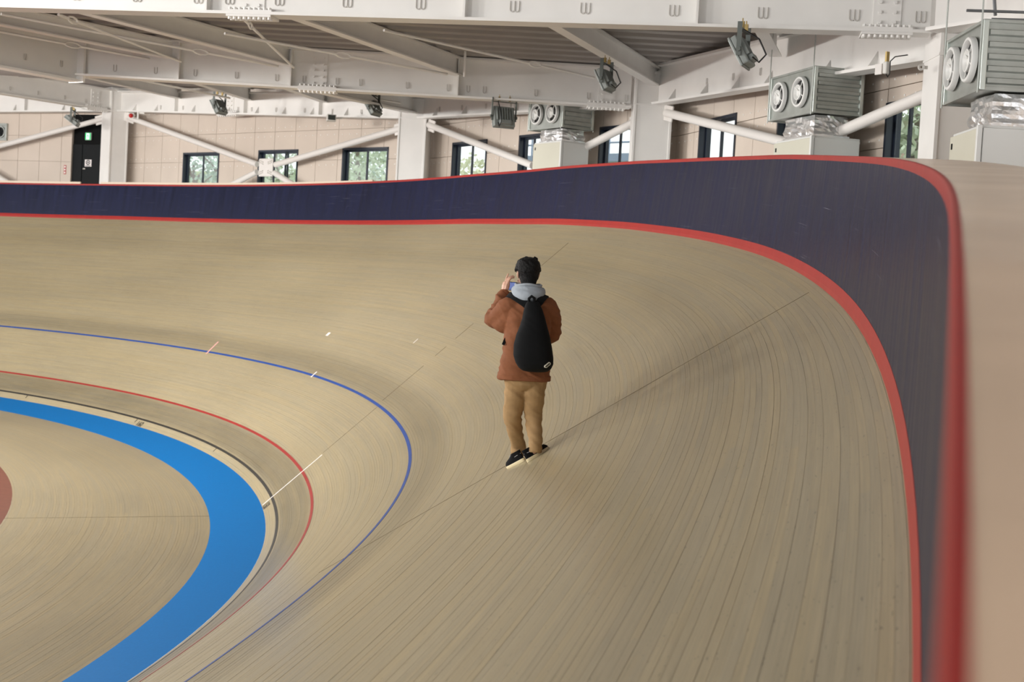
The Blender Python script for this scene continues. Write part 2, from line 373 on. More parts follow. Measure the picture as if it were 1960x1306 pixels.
TOPS = {'A': 5.38, 'B': 4.52, 'C': 4.22, 'D': 4.05}
for k, y, w, l in cols: column(k, y, w, l, TOPS[k])

# wall facets with single panels; windows cut into them
names = ['Y', 'Z', 'A', 'B', 'C', 'D', 'E']
wallline = []
for i, k in enumerate(names):
    a = COLS[names[max(0, i - 1)]]; b_ = COLS[names[min(len(names) - 1, i + 1)]]; t = (b_ - a).normalized(); wallline.append(COLS[k] + Vector((-t.y, t.x, 0)) * 0.62)
FAC = {}
for i in range(len(names) - 1): FAC[names[i] + names[i + 1]] = (wallline[i], wallline[i + 1])
def facet(k):
    p, q = FAC[k]; t = (q - p).normalized(); n = Vector((t.y, -t.x, 0)); return p, t, n, (q - p).length     # n points into the hall
def on_facet(k, u, v):
    p, t, n, L = facet(k); x = at_plane(u, v, p, n); return (x - p).dot(t), x.z
WIN = []   # facet, t0, t1, z0, z1, mullions, description
for k, u0, u1, v, mul, desc in (('AB', 352, 421, 292, 1, 'dark framed window nearest the black door, bare branches outside'),
        ('AB', 496, 572, 287, 2, 'dark framed window behind the crossed brace plate'),
        ('AB', 657, 745, 282.5, 1, 'dark framed window with green foliage, left of the centre column'),
        ('BC', 868, 934, 270, 1, 'dark framed window crossed by a sloping brace, right of the centre column'),
        ('BC', 996, 1062, 256, 2, 'narrow strip of window half hidden behind the farthest beige cabinet'),
        ('BC', 1150, 1218, 240, 1, 'window left of the bend column, footbridge outside'),
        ('CD', 1342, 1412, 224, 1, 'tall dark framed window under a sloping brace, pale bricks outside'),
        ('CD', 1492, 1560, 212, 1, 'window almost hidden behind the middle beige cabinet'),
        ('CD', 1700, 1772, 190, 1, 'large dark framed window beside the near column')):
    t0, z = on_facet(k, u0, v); t1, _ = on_facet(k, u1, v); _, z2 = on_facet(k, (u0 + u1) / 2, v)
    WIN.append((k, t0, t1, 5.05 if k != 'CD' else 4.7, z2, mul, desc))
pt, pz = on_facet('ZA', 140, 219); pt2, _ = on_facet('ZA', 200, 219)
DOOR = (pt, pt2, pz)
def rect_sub(r, holes):
    out = [r]
    for h in holes:
        nx = []
        for (a, b_, c, d) in out:
            if h[0] >= b_ or h[1] <= a or h[2] >= d or h[3] <= c: nx.append((a, b_, c, d)); continue
            if h[0] > a: nx.append((a, h[0], c, d))
            if h[1] < b_: nx.append((h[1], b_, c, d))
            l, r_ = max(a, h[0]), min(b_, h[1])
            if h[2] > c: nx.append((l, r_, c, h[2]))
            if h[3] < d: nx.append((l, r_, h[3], d))
        out = nx
    return [q for q in out if q[1] - q[0] > 0.015 and q[3] - q[2] > 0.015]
side = {'YZ': 'far_left', 'ZA': 'left', 'AB': 'back_left', 'BC': 'back', 'CD': 'back_right', 'DE': 'right'}
wlab = {'YZ': 'beige panelled wall beyond the left edge of the bend', 'ZA': 'beige panelled wall with the dark exit door', 'AB': 'beige panelled wall with three windows, left of the centre column',
        'BC': 'beige panelled wall with three windows, right of the centre column', 'CD': 'beige panelled wall receding behind the middle ventilation box', 'DE': 'beige panelled wall behind the near ventilation box'}
ROWZ = [DECK - 0.6, 5.30, 6.10, 6.95, 7.80, 8.65, 9.9]
for k in FAC:
    p, t, n, L = facet(k); w = thing('wall_' + side[k], wlab[k], 'wall', kind='structure')
    holes = [(a, b_, c, d) for (kk, a, b_, c, d, m_, _) in WIN if kk == k]
    if k == 'ZA': holes.append((DOOR[0], DOOR[1], DECK - 1, DOOR[2]))
    nc = max(1, round(L / 0.9)); cw = L / nc
    mb = MB(); ax = (t, n, Z)
    for (a, b_, c, d) in rect_sub((-0.3, L + 0.3, ROWZ[0], ROWZ[-1]), holes):
        mb.box(p + t * ((a + b_) / 2) - n * 0.13 + Z * ((c + d) / 2), (b_ - a, 0.20, d - c), ax)
    mb.build('wall_core', M_joint2, w)
    if k != 'YZ':
        for i in range(nc):
            for j in range(len(ROWZ) - 1):
                g = 0.006; rs = rect_sub((i * cw + g, (i + 1) * cw - g, ROWZ[j] + g, ROWZ[j + 1] - g), holes)
                if not rs: continue
                mb = MB()
                for (a, b_, c, d) in rs: mb.box(p + t * ((a + b_) / 2) - n * 0.02 + Z * ((c + d) / 2), (b_ - a, 0.06, d - c), ax)
                mb.build('panel', M_wallp, w)
        if k in ('AB', 'BC', 'CD'):           # pale screw heads in rows
            mb = MB()
            for i in range(nc):
                for fx in (0.18, 0.5, 0.82):
                    for j in range(1, len(ROWZ) - 1):
                        for zz in (ROWZ[j] + 0.12, ROWZ[j] - 0.14):
                            a = (i + fx) * cw
                            if any(h[0] - .05 < a < h[1] + .05 and h[2] - .05 < zz < h[3] + .05 for h in holes): continue
                            q = p + t * a + n * 0.013 + Z * zz
                            mb.box(q, (0.026, 0.012, 0.026), ax)
            o = mb.build('screw_heads', M_steel, w); o['kind'] = 'stuff'
    settle(w, p + Z * DECK)
for i, (k, a, b_, c, d, mul, desc) in enumerate(WIN):
    p, t, n, L = facet(k); ax = (t, n, Z); r = thing('window_%d' % (i + 1), desc, 'window', kind='structure'); fw = 0.055
    def bx(a0, a1, z0, z1, off, th): return MB().box(p + t * ((a0 + a1) / 2) + n * off + Z * ((z0 + z1) / 2), (a1 - a0, th, z1 - z0), ax)
    mb = MB()
    for (a0, a1, z0, z1) in ((a, a + fw, c, d), (b_ - fw, b_, c, d), (a, b_, d - fw, d), (a, b_, c, c + fw)): mb.box(p + t * ((a0 + a1) / 2) - n * 0.09 + Z * ((z0 + z1) / 2), (a1 - a0, 0.24, z1 - z0), ax)
    f = mb.build('window_frame', M_alu, r)
    ws = (b_ - a - 2 * fw) / (mul + 1)
    for q in range(mul + 1):
        a0 = a + fw + q * ws; a1 = a0 + ws; off = -0.07 if q % 2 else -0.11; sf = 0.05; mb = MB()
        for (x0, x1, z0, z1) in ((a0, a0 + sf, c + fw, d - fw), (a1 - sf, a1, c + fw, d - fw), (a0, a1, d - fw - sf, d - fw), (a0, a1, c + fw, c + fw + sf)): mb.box(p + t * ((x0 + x1) / 2) + n * off + Z * ((z0 + z1) / 2), (x1 - x0, 0.035, z1 - z0), ax)
        s_ = mb.build('sash', M_alu, r)
        bx(a0 + sf, a1 - sf, c + fw + sf, d - fw - sf, off, 0.006).build('pane', M_glass, s_)
    settle(r, p + t * ((a + b_) / 2) + Z * c)
# exit door with its dark surround
p, t, n, L = facet('ZA'); ax = (t, n, Z); a, b_, d = DOOR
r = thing('door_1', 'black exit door with dark panel above it beside the left column', 'door', kind='structure')
MB().box(p + t * ((a + b_) / 2) - n * 0.12 + Z * ((DECK + d) / 2), (b_ - a, 0.06, d - DECK), ax).build('door_surround', mat('black door surround', (4, 5, 5), 0.7, spec=0.15), r)
l0, lz = on_facet('ZA', 157, 276)
lf = MB().box(p + t * ((l0 + b_) / 2) - n * 0.075 + Z * ((DECK + lz) / 2), (b_ - l0, 0.05, lz - DECK), ax).build('door_leaf', M_dark, r, bevel=0.006)
MB().box(p + t * ((a + l0 - 0.03) / 2) - n * 0.08 + Z * ((DECK + lz) / 2), (l0 - a - 0.03, 0.04, lz - DECK), ax).build('side_leaf', M_dark, r, bevel=0.006)
hx, hz = on_facet('ZA', 160, 323)
MB().box(p + t * hx - n * 0.03 + Z * hz, (0.10, 0.05, 0.05), ax).build('door_handle', mat('brushed handle', (150, 146, 138), 0.35, 0.8), lf, bevel=0.008)
settle(r, p + t * ((a + b_) / 2) + Z * DECK)
nx, nz = on_facet('ZA', 167, 312)
r = thing('paper_notice', 'white paper notice taped to the black exit door', 'notice')
MB().box(p + t * nx - n * 0.044 + Z * nz, (0.27, 0.006, 0.23), ax).build('sheet', mat('notice paper', (228, 222, 220), 0.6), r)
mb = MB(); c0 = p + t * nx - n * 0.040 + Z * (nz + 0.02)
mb.rings([[c0 + (t * math.cos(q * math.pi / 8) + Z * math.sin(q * math.pi / 8)) * rr for q in range(16)] for rr in (0.085, 0.055)], False)
mb.box(c0, (0.05, 0.002, 0.05), ax); mb.box(c0 - Z * 0.11, (0.20, 0.002, 0.015), ax)
mb.build('print', M_dark, r); settle(r, c0)
# exit sign
sx, sz = on_facet('ZA', 168, 261)
r = thing('exit_sign', 'green lit running-man exit sign above the black door', 'sign'); c0 = p + t * sx - n * 0.04 + Z * sz
MB().box(c0, (0.235, 0.06, 0.245), ax).build('housing', mat('sign housing', (190, 195, 190), 0.5), r, bevel=0.008)
MB().box(c0 + n * 0.031, (0.215, 0.006, 0.225), ax).build('green_face', mat('exit green light', (20, 170, 95), 0.4, emit=(10, 190, 100), estr=0.8), r)
M_pic = mat('sign white light', (235, 250, 242), 0.4, emit=(225, 255, 238), estr=0.9)
MB().box(c0 + n * 0.035 + Z * 0.0, (0.12, 0.004, 0.19), ax).build('lit_doorway', M_pic, r)
mb = MB(); gp = c0 + n * 0.039
mb.tube([gp + t * -0.005 + Z * 0.062, gp + t * -0.005 + Z * 0.040], 0.017, 8)
for a0, b0, rr in (((-0.005, 0.04), (0.012, -0.01), 0.013), ((0.012, -0.01), (0.045, -0.045), 0.010), ((0.012, -0.01), (-0.03, -0.07), 0.010), ((-0.003, 0.032), (-0.045, 0.01), 0.008), ((0.0, 0.03), (0.04, 0.02), 0.008)):
    mb.tube([gp + t * a0[0] + Z * a0[1], gp + t * b0[0] + Z * b0[1]], rr, 6)
mb.build('running_figure', MATS['exit green light'], r); settle(r, c0)
# red fire label left of the door
fx, fz = on_facet('ZA', 125, 325); r = thing('fire_label', 'narrow red label with three white squares left of the black door', 'label'); c0 = p + t * fx + n * 0.015 + Z * fz
MB().box(c0, (0.085, 0.012, 0.30), ax).build('red_plate', mat('label red', (176, 40, 40), 0.5), r)
for q in (-1, 0, 1): MB().box(c0 + n * 0.008 + Z * (0.095 * q), (0.05, 0.006, 0.06), ax).build('white_square', mat('label white', (230, 226, 222), 0.5), r)
settle(r, c0)
# wall fan at the left edge
fx, fz = on_facet('ZA', 3, 253); r = thing('wall_fan', 'square metal ventilation fan set in the wall at the left edge', 'fan'); c0 = p + t * fx + n * 0.05 + Z * fz
M_galv = mat('galvanised sheet', (172, 176, 171), 0.38, 0.55, var=0.10, vscale=6)
M_galv2 = mat('bright galvanised angle', (205, 212, 206), 0.3, 0.6)
M_void = mat('dark opening', (18, 18, 18), 0.8)
mb = MB(); hw = 0.29
for (x0, x1, z0, z1) in ((-hw, hw, 0.22, hw), (-hw, hw, -hw, -0.22), (-hw, -0.22, -0.22, 0.22), (0.22, hw, -0.22, 0.22)): mb.box(c0 + t * ((x0 + x1) / 2) + Z * ((z0 + z1) / 2), (x1 - x0, 0.10, z1 - z0), ax)
mb.build('frame', M_galv, r, bevel=0.01)
MB().box(c0 - n * 0.03, (0.44, 0.03, 0.44), ax).build('back', M_galv, r)
mb = MB(); mb.rings([[c0 + n * off + (t * math.cos(q * math.pi / 12) + Z * math.sin(q * math.pi / 12)) * rr for q in range(24)] for rr, off in ((0.20, -0.01), (0.20, 0.03), (0.165, 0.03), (0.165, -0.01))], False)
mb.build('ring', M_galv, r, smooth=True)
mb = MB(); mb.add([c0 - n * 0.012 + (t * math.cos(q * math.pi / 12) + Z * math.sin(q * math.pi / 12)) * 0.165 for q in range(24)], [tuple(range(24))]); mb.build('opening', M_void, r)
for q in range(4):
    an = q * math.pi / 2 + 0.4; d1 = t * math.cos(an) + Z * math.sin(an); d2 = t * -math.sin(an) + Z * math.cos(an)
    MB().box(c0 + d1 * 0.085 + n * 0.002, (0.13, 0.008, 0.06), (d1, n, d2)).build('blade', M_dark, r)
settle(r, c0)

# concourse floor behind the fence
mb = MB(); poly = [wall_pt(float(s), 0.4, 0.8) for s in np.arange(13, 58, 1.5)]
poly = [Vector((q.x, q.y, DECK)) for q in poly]; outer = [wallline[i] - facet(names[max(0, i - 1)] + names[max(1, i)])[2] * 0.1 for i in (0, 1, 2, 3, 4, 5)]
outer = [Vector((q.x, q.y, DECK)) for q in outer]
ring = poly + outer + [Vector((outer[-1].x + 0.3, 12.0, DECK)), Vector((4.0, 12.2, DECK))]
bmx = bmesh.new(); vs_ = [bmx.verts.new(q) for q in ring]; fce = bmx.faces.new(vs_); bmesh.ops.triangulate(bmx, faces=[fce]); me = bpy.data.meshes.new('concourse_floor'); bmx.to_mesh(me); bmx.free()
me.materials.append(mat('grey concourse floor', (150, 146, 140), 0.6, var=0.05)); o = bpy.data.objects.new('concourse_floor', me); COL.objects.link(o)
tag(o, 'grey walkway floor between the track fence and the walls', 'floor', kind='structure')

# ------------------------------------------------------------------ steel beams
hook_me = None
def hook_mesh(hh):
    mb = MB(); w = hh * 0.42; pts = [(-w / 2, hh / 2)] + [(-w / 2 * math.cos(q * math.pi / 6), -hh / 2 + w / 2 - w / 2 * math.sin(q * math.pi / 6)) for q in range(7)] + [(w / 2, hh / 2)]
    mb.tube([Vector((x, 0, z)) for x, z in pts], hh * 0.055, 6)
    return mb.build('hook', MATS.get('hook grey') or mat('hook grey', (196, 192, 186), 0.5), None, smooth=True)
def seg_frame(p0, p1):
    d = Vector((p1.x - p0.x, p1.y - p0.y, 0)); t = d.normalized(); n = Vector((t.y, -t.x, 0))
    if n.y > 0 or (abs(n.y) < 0.05 and n.x > 0): n = -n
    return t, n                                         # n faces the camera side
def along(p0, p1, u, v):
    """the point of the beam's vertical plane seen at a photo position"""
    t, n = seg_frame(p0, p1); x = at_plane(u, v, p0, n); return (x - p0).dot(t), x.z
class Beam:
    def __init__(s, name, label, group, p0, p1, depth, fw, tw=0.03, tf=0.045, cat='beam'):
        s.r = thing(name, label, cat, group); s.p0, s.p1, s.depth, s.fw, s.tw, s.tf = Vector(p0), Vector(p1), depth, fw, tw, tf
        s.t, s.n = seg_frame(s.p0, s.p1); s.L = (Vector((s.p1.x, s.p1.y, 0)) - Vector((s.p0.x, s.p0.y, 0))).length
        MB().beam(s.p0, s.p1, s.n, -tw / 2, tw / 2, tf, depth - tf).build('web', M_steel, s.r)
        MB().beam(s.p0, s.p1, s.n, -fw / 2, fw / 2, 0, tf).build('flange', M_steel, s.r)
        MB().beam(s.p0, s.p1, s.n, -fw / 2, fw / 2, depth - tf, depth).build('flange', M_steel, s.r)
    def pos(s, d): return s.p0.lerp(s.p1, d / s.L)
    def d_of(s, u, v=100): return along(s.p0 + s.n * s.tw / 2, s.p1, u, v)[0]
    def stiff(s, us):
        for u in us:
            q = s.pos(s.d_of(u)); MB().box(q + s.n * (s.fw / 4) + Z * (s.depth / 2), (0.028, s.fw / 2 - 0.01, s.depth - 2 * s.tf), (s.t, s.n, Z)).build('stiffener', M_steel, s.r)
    def hooks(s, us, zz, hh=0.13, pair=False):
        src = hook_mesh(hh); first = True
        for u in us:
            for off in ((0, 0.06) if pair else (0,)):
                o = src if first else src.copy()
                if not first: COL.objects.link(o)
                first = False; o.parent = s.r; q = s.pos(s.d_of(u) + off) + s.n * (s.tw / 2 + 0.012) + Z * zz
                o.location = q; o.rotation_euler = (0, 0, math.atan2(s.t.y, s.t.x))
    def splice(s, u, ln=0.9, zr=0.2, web=True):
        q = s.pos(s.d_of(u)); ax = (s.t, s.n, Z)
        pl = MB().box(q - Z * 0.018, (ln, s.fw + 0.02, 0.03), ax); pl.box(q + Z * (s.tf + 0.012) + s.n * (s.fw / 4 + 0.01), (ln, s.fw / 2 - 0.05, 0.024), ax)
        if web: pl.box(q + s.n * (s.tw / 2 + 0.01) + Z * (s.depth / 2), (0.34, 0.02, s.depth - 4 * s.tf), ax)
        pl = pl.build('splice_plate', M_steel, s.r)
        mb = MB(); nbt = 9
        for i in range(nbt):
            for k in (0.25, 0.75):
                bp = q + s.t * (ln * (-0.5 + (i + 0.5) / nbt)) + s.n * (s.fw / 2 * (2 * k - 1 if False else k))
                mb.tube([bp - Z * 0.033, bp - Z * 0.065], 0.024, 6); mb.tube([bp + Z * (s.tf + 0.024), bp + Z * (s.tf + 0.055)], 0.024, 6)
        if web:
            for i in range(int(s.depth / 0.13)):
                for k in (-0.09, 0.09):
                    bp = q + s.t * k + Z * (0.14 + i * 0.125) + s.n * (s.tw / 2 + 0.02)
                    if i * 0.125 + 0.2 < s.depth: mb.tube([bp, bp + s.n * 0.03], 0.024, 6)
        o = mb.build('bolts', M_steel, pl); o['kind'] = 'stuff'
    def gussets(s, ds):
        for d in ds:
            q = s.pos(d); e = 0.22; n = s.n
            mb = MB(); a = q + n * (s.tw / 2) + Z * s.tf; th = s.t * 0.012
            vs = [a - th, a + n * (s.fw / 2 - 0.01) - th, a + Z * e - th, a + th, a + n * (s.fw / 2 - 0.01) + th, a + Z * e + th]
            mb.add(vs, [(0, 1, 2), (5, 4, 3), (0, 3, 4, 1), (1, 4, 5, 2), (2, 5, 3, 0)]); mb.build('gusset', M_steel, s.r)
    def done(s): settle(s.r, s.p0)
def up(v, h): return Vector((v.x, v.y, H0 + h))
def ringbeam(a, b_, lab, depth=0.66):
    return Beam('ring_beam', lab, 'beams along the wall tops', up(COLS[a], RB[a]), up(COLS[b_], RB[b_]), depth, 0.30)
B = ringbeam('Z', 'A', 'white wall-top beam above the black exit door'); B.gussets([5, 7.5, 9.5]); B.stiff([56]); B.done()
B = ringbeam('A', 'B', 'white wall-top beam over the three left windows, with gussets'); B.gussets([1.15, 2.3, 4.2, 5.9, 7.2, 8.4, 9.6, 11.0]); B.stiff([345, 478, 622])
B.hooks([313, 356, 462, 488, 535, 590, 643, 699], 0.17, 0.12); B.splice(446, 0.9); B.done()
B = ringbeam('B', 'C', 'white wall-top beam from the centre column towards the far ventilation box'); B.gussets([1.2, 2.7, 4.2, 6.5]); B.hooks([848, 891, 937, 985], 0.22, 0.12); B.stiff([998]); B.done()
B = ringbeam('C', 'D', 'white wall-top beam rising rightwards behind the middle ventilation box', 0.78); B.gussets([1.3, 2.9, 4.3, 5.6, 7.6, 9.0]); B.hooks([1358, 1408, 1460], 0.28, 0.12); B.done()
B = ringbeam('D', 'E', 'white wall-top beam behind the large near ventilation box', 0.78); B.done()
# large cross beam A at the top of the picture
hA = 3.31
pA0 = up(at_y(1779, 60, 17.85), hA); pA1 = up(at_h(0, 18, hA), hA); pA1 = pA0 + (pA1 - pA0) * 1.6
BA = Beam('main_beam', 'long white main beam with paired hooks along the top edge of the picture', 'main roof beams', pA0, pA1, 0.96, 0.34, 0.03, 0.04)
BA.hooks([30, 148, 263, 380, 440, 535, 665, 805, 985, 1120, 1290, 1460, 1635, 1762], 0.22, 0.14, True); BA.stiff([398, 888, 1331]); BA.splice(480, 0.62); BA.splice(1693, 0.62); BA.done()
# cross beam B
hB = 3.50
pB0 = up(at_y(1206, 205, 28.45), hB); pB1 = up(at_h(148, 146, hB), hB)
BB = Beam('main_beam', 'white main beam running left from the bend column, second from the top', 'main roof beams', pB0, pB1, 0.80, 0.34, 0.03, 0.04)
BB.hooks([222, 300, 376, 455, 532, 585, 648, 693, 783, 862, 900, 931, 1030, 1131, 1204], 0.20, 0.13); BB.stiff([346, 560, 880]); BB.splice(612, 0.75); BB.splice(1166, 0.75); BB.done()
# deep girder left of the joint
pJ = up(at_y(147, 158, pB1.y), 3.38); qJ = at_h(0, 131, 3.38); pL = pJ + (qJ - pJ) * 4.5; pL.z = pJ.z
BL = Beam('main_beam', 'white girder coming forward at the upper left, joining the second beam', 'main roof beams', pJ, pL, 0.92, 0.30)
BL.hooks([48, 118], 0.30, 0.12); BL.done()
r = BL.r; t_, n_ = BL.t, BL.n
o = MB().box(pJ + Z * 0.42 + t_ * 0.0, (0.05, 0.42, 0.86), (t_, n_, Z)).build('end_plate', M_steel, r); o.matrix_parent_inverse = Matrix.Translation(-pJ)
# beam from column A
pC0 = up(cA, 4.60) + Vector((0, -0.2, 0)); q0 = at_h(0, 180.5, 4.60); pC1 = pC0 + (q0 - pC0) * 2.2; pC1.z = pC0.z
BC_ = Beam('main_beam', 'white main beam running forward left from the column beside the exit door', 'main roof beams', pC0, pC1, 0.70, 0.30)
BC_.hooks([21, 75, 127, 168], 0.22, 0.12); BC_.splice(186, 0.8); BC_.done()
# beam at column B towards the front
pb0 = up(cB, 4.02); pb1 = up(Vector((-4.5, 28.7, 0)), 3.55)
Bb = Beam('main_beam', 'short white beam coming forward from the top of the centre column', 'main roof beams', pb0 + Z * 0.10, pb1, 0.45, 0.24); Bb.done()
# beam from column D to the right and forward
Bd = Beam('main_beam', 'white beam at the upper right behind the large ventilation box', 'main roof beams', up(at_y(1790, 60, 17.6), 3.30), up(Vector((8.6, 11.5, 0)), 3.30), 0.95, 0.34); Bd.done()
# secondary beams (purlins): end near the wall and end near the camera
RZ = 4.28
def purlin(lab, e0, e1, dep=0.36):
    b = Beam('purlin', lab, 'secondary roof beams', e0, e1, dep, 0.20, 0.02, 0.025); b.done(); return b
yB = 28.4
purlin('purlin slanting to the bend column carrying a floodlight', up(at_y(1256, 168, 28.3), 3.94), up(Vector((-0.96, 18.4, 0)), 3.90))
purlin('purlin slanting across the roof left of the bend column purlin', up(at_y(880, 142, yB), 3.94), up(Vector((-5.4, 18.8, 0)), 3.90))
purlin('purlin slanting across the roof, third from the bend column', up(at_y(560, 128, yB), 3.94), up(Vector((-9.4, 19.3, 0)), 3.90))
purlin('purlin slanting across the roof at the upper left, fourth from the bend column', up(at_y(344, 118, yB), 3.94), up(Vector((-12.9, 20.0, 0)), 3.90))
purlin('short purlin under the main beam near the middle ventilation box', up(at_y(1484, 108, 22.6), 3.72), up(Vector((2.58, 18.0, 0)), 3.80))
purlin('bright purlin behind the second beam, leftmost one meeting the wall beam', up(at_y(346, 190, 44.0), 4.93), up(Vector((-12.0, 29.5, 0)), 4.12))
purlin('purlin behind the second beam carrying the far left floodlight', up(at_y(478, 191, 41.7), 4.74), up(Vector((-8.35, 28.8, 0)), 3.98))
purlin('bright purlin behind the second beam, right of the far left floodlight', up(at_y(621, 196, 39.5), 4.55), up(Vector((-6.3, 28.8, 0)), 3.98))

# ------------------------------------------------------------------ corrugated roof deck
M_deck = mat('galvanised roof deck', (150, 144, 139), 0.45, 0.25, var=0.06, vscale=1.2)
def xring(y):
    pl = [COLS[k] for k in names]
    for a, b_ in zip(pl[1:-1], pl[2:]):
        if b_.y <= y <= a.y: return a.x + (b_.x - a.x) * (a.y - y) / (a.y - b_.y) + 0.75
    return 6.6 if y < 18 else -24
def roof_h(x, y):
    return float(np.interp(y, [28.6, 37.2, 44, 46, 50], [4.30, 4.74, 5.30, 5.42, 5.45]))
def deck(y0, y1, name, lab, x0=-22.0):
    mb = MB(); per = 0.60; n = int((y1 - y0) / per); prof = [(0, 0), (0.24, 0), (0.29, 0.14), (0.55, 0.14)]; rows = []
    for i in range(n + 1):
        for dy, dz in prof:
            y = y0 + i * per + dy
            if y > y1: break
            xr = xring(y); xs = [x0 + (xr - x0) * q / 6 for q in range(7)]; rows.append([Vector((x, y, H0 + roof_h(x, y) + dz)) for x in xs])
    vs = [v for r_ in rows for v in r_]; c = 7
    mb.add(vs, [(i * c + k, i * c + k + 1, i * c + c + k + 1, i * c + c + k) for i in range(len(rows) - 1) for k in range(c - 1)])
    o = mb.build(name, M_deck); m_ = o.modifiers.new('thickness', 'SOLIDIFY'); m_.thickness = 0.012; m_.offset = 1
    return tag(o, lab, 'roof', kind='structure')
deck(28.45, 51.0, 'ceiling_back', 'corrugated grey metal roof deck at the back of the hall', -30)
deck(18.2, 28.4, 'ceiling_middle', 'corrugated grey metal roof deck between the two main beams', -26)
deck(-6.0, 18.1, 'ceiling_front', 'corrugated grey metal roof deck above the near main beam', -26)

# ------------------------------------------------------------------ tie rods under the roof
M_rod = mat('white tie rod', (236, 234, 230), 0.4)
def rod(a, b_, h, lab, turn=None, r=0.024):
    o = thing('tie_rod', lab, 'rod', 'roof tie rods'); p = at_h(a[0], a[1], h); q = at_h(b_[0], b_[1], h)
    if turn is None: MB().tube([p, q], r, 8).build('rod', M_rod, o, smooth=True)
    else:
        c = p.lerp(q, turn); d = (q - p).normalized(); e = 0.16
        MB().tube([p, c - d * e], r, 8).build('rod', M_rod, o, smooth=True); MB().tube([c + d * e, q], r, 8).build('rod', M_rod, o, smooth=True)
        x = d.cross(Z).normalized(); y = x.cross(d); mb = MB()
        lo = [c - d * (e + 0.02)] + [c - d * e * math.cos(k * math.pi / 4) * (1 if k != 2 else 1) + y * 0.05 * math.sin(max(0.35, k * math.pi / 4)) for k in range(1, 4)] + [c + d * (e + 0.02)]
        hi = [2 * (c + d * ((w - c).dot(d))) - w for w in lo]
        mb.tube(lo, 0.016, 6); mb.tube(hi, 0.016, 6); mb.build('turnbuckle', M_rod, o, smooth=True)
    settle(o, p)
rod((2, 27), (532, 127), 3.86, 'long tie rod from the left edge to the third purlin', 0.685)
rod((112, 28), (346, 118), 3.80, 'short tie rod with a turnbuckle close to the main beam at upper left', 0.10)
rod((-40, 53), (312, 118), 3.92, 'tie rod with a large turnbuckle above the left girder', 0.48)
rod((468, 38), (562, 129), 3.84, 'steep tie rod hanging from the bolted main beam joint', 0.10)
rod((430, 64), (856, 142), 3.80, 'tie rod with a turnbuckle ending at the second purlin', 0.50)
rod((735, 58), (1137, 149), 3.88, 'bright tie rod ending at the floodlight beside the bend column', 0.685)
rod((622, 173), (766, 197), 4.05, 'bright tie rod under the second beam, left of the centre column')
rod((252, 150), (440, 188), 4.28, 'bright tie rod under the second beam, at the far left floodlight')
o = thing('tie_rod', 'upright hanger rod at the end of the second purlin', 'rod', 'roof tie rods')
MB().tube([at_y(892, 44, 27.6), at_y(889, 147, 27.9)], 0.025, 8).build('rod', M_rod, o, smooth=True); MB().tube([at_y(891.6, 54, 27.63), at_y(891, 60, 27.65)], 0.06, 8).build('nut', M_rod, o); settle(o, at_y(889, 147, 27.9))

# ------------------------------------------------------------------ wall braces
M_brace = mat('pale grey brace tube', (224, 220, 215), 0.45)
def brace(kA, kB, node, hA_, hB_, lab, lo=(1.0, 1.0)):
    r = thing('wall_brace', lab, 'brace', 'crossed wall braces'); a = up(COLS[kA], hA_); b_ = up(COLS[kB], hB_); t = (b_ - a); t.z = 0; t.normalize(); n = Vector((t.y, -t.x, 0))
    off = n * -0.12
    ends = [a + t * 0.55, b_ - t * 0.55, Vector((a.x, a.y, DECK + 0.1)) + t * 0.5, Vector((b_.x, b_.y, DECK + 0.1)) - t * 0.5]
    for e in ends:
        d = (e - node).normalized(); MB().tube([node + d * 0.42 + off, e + off], 0.085, 12).build('tube', M_brace, r, smooth=True)
    for i, e in enumerate(ends[:2]):
        d = (e - node).normalized(); ps = MB().box(e + off + d * 0.05, (0.75, 0.03, 0.30), (d, n, d.cross(n))).build('gusset_plate', M_brace, r, bevel=0.006)
    pl = MB().box(node + off, (0.62, 0.04, 0.52), (t, n, Z)).build('centre_plate', M_brace, r, bevel=0.03)
    mb = MB()
    for sx in (-1, 1):
        for sz in (-1, 1):
            for i in range(3):
                for j in range(2):
                    q = node + off + t * (sx * (0.12 + 0.07 * i)) + Z * (sz * (0.10 + 0.055 * j + 0.02 * i)) + n * 0.02; mb.tube([q, q + n * 0.035], 0.02, 6)
    o = mb.build('bolts', M_brace, pl); o['kind'] = 'stuff'
    settle(r, Vector((node.x, node.y, DECK)))
def bay_node(kA, kB, u, v):
    a, b_ = COLS[kA], COLS[kB]; t = (b_ - a).normalized(); return at_plane(u, v, a, Vector((t.y, -t.x, 0)))
brace('A', 'B', bay_node('A', 'B', 503, 320), 4.46, 3.80, 'crossed wall brace with bolted centre plate between the left and centre columns')
brace('B', 'C', bay_node('B', 'C', 1029, 323), 3.82, 3.36, 'crossed wall brace between the centre and bend columns')
brace('C', 'D', bay_node('C', 'D', 1526, 280), 3.40, 2.74, 'crossed wall brace between the bend and near columns')
brace('Z', 'A', bay_node('Z', 'A', -75, 297), 4.30, 4.42, 'crossed wall brace at the left edge ending beside the exit door')

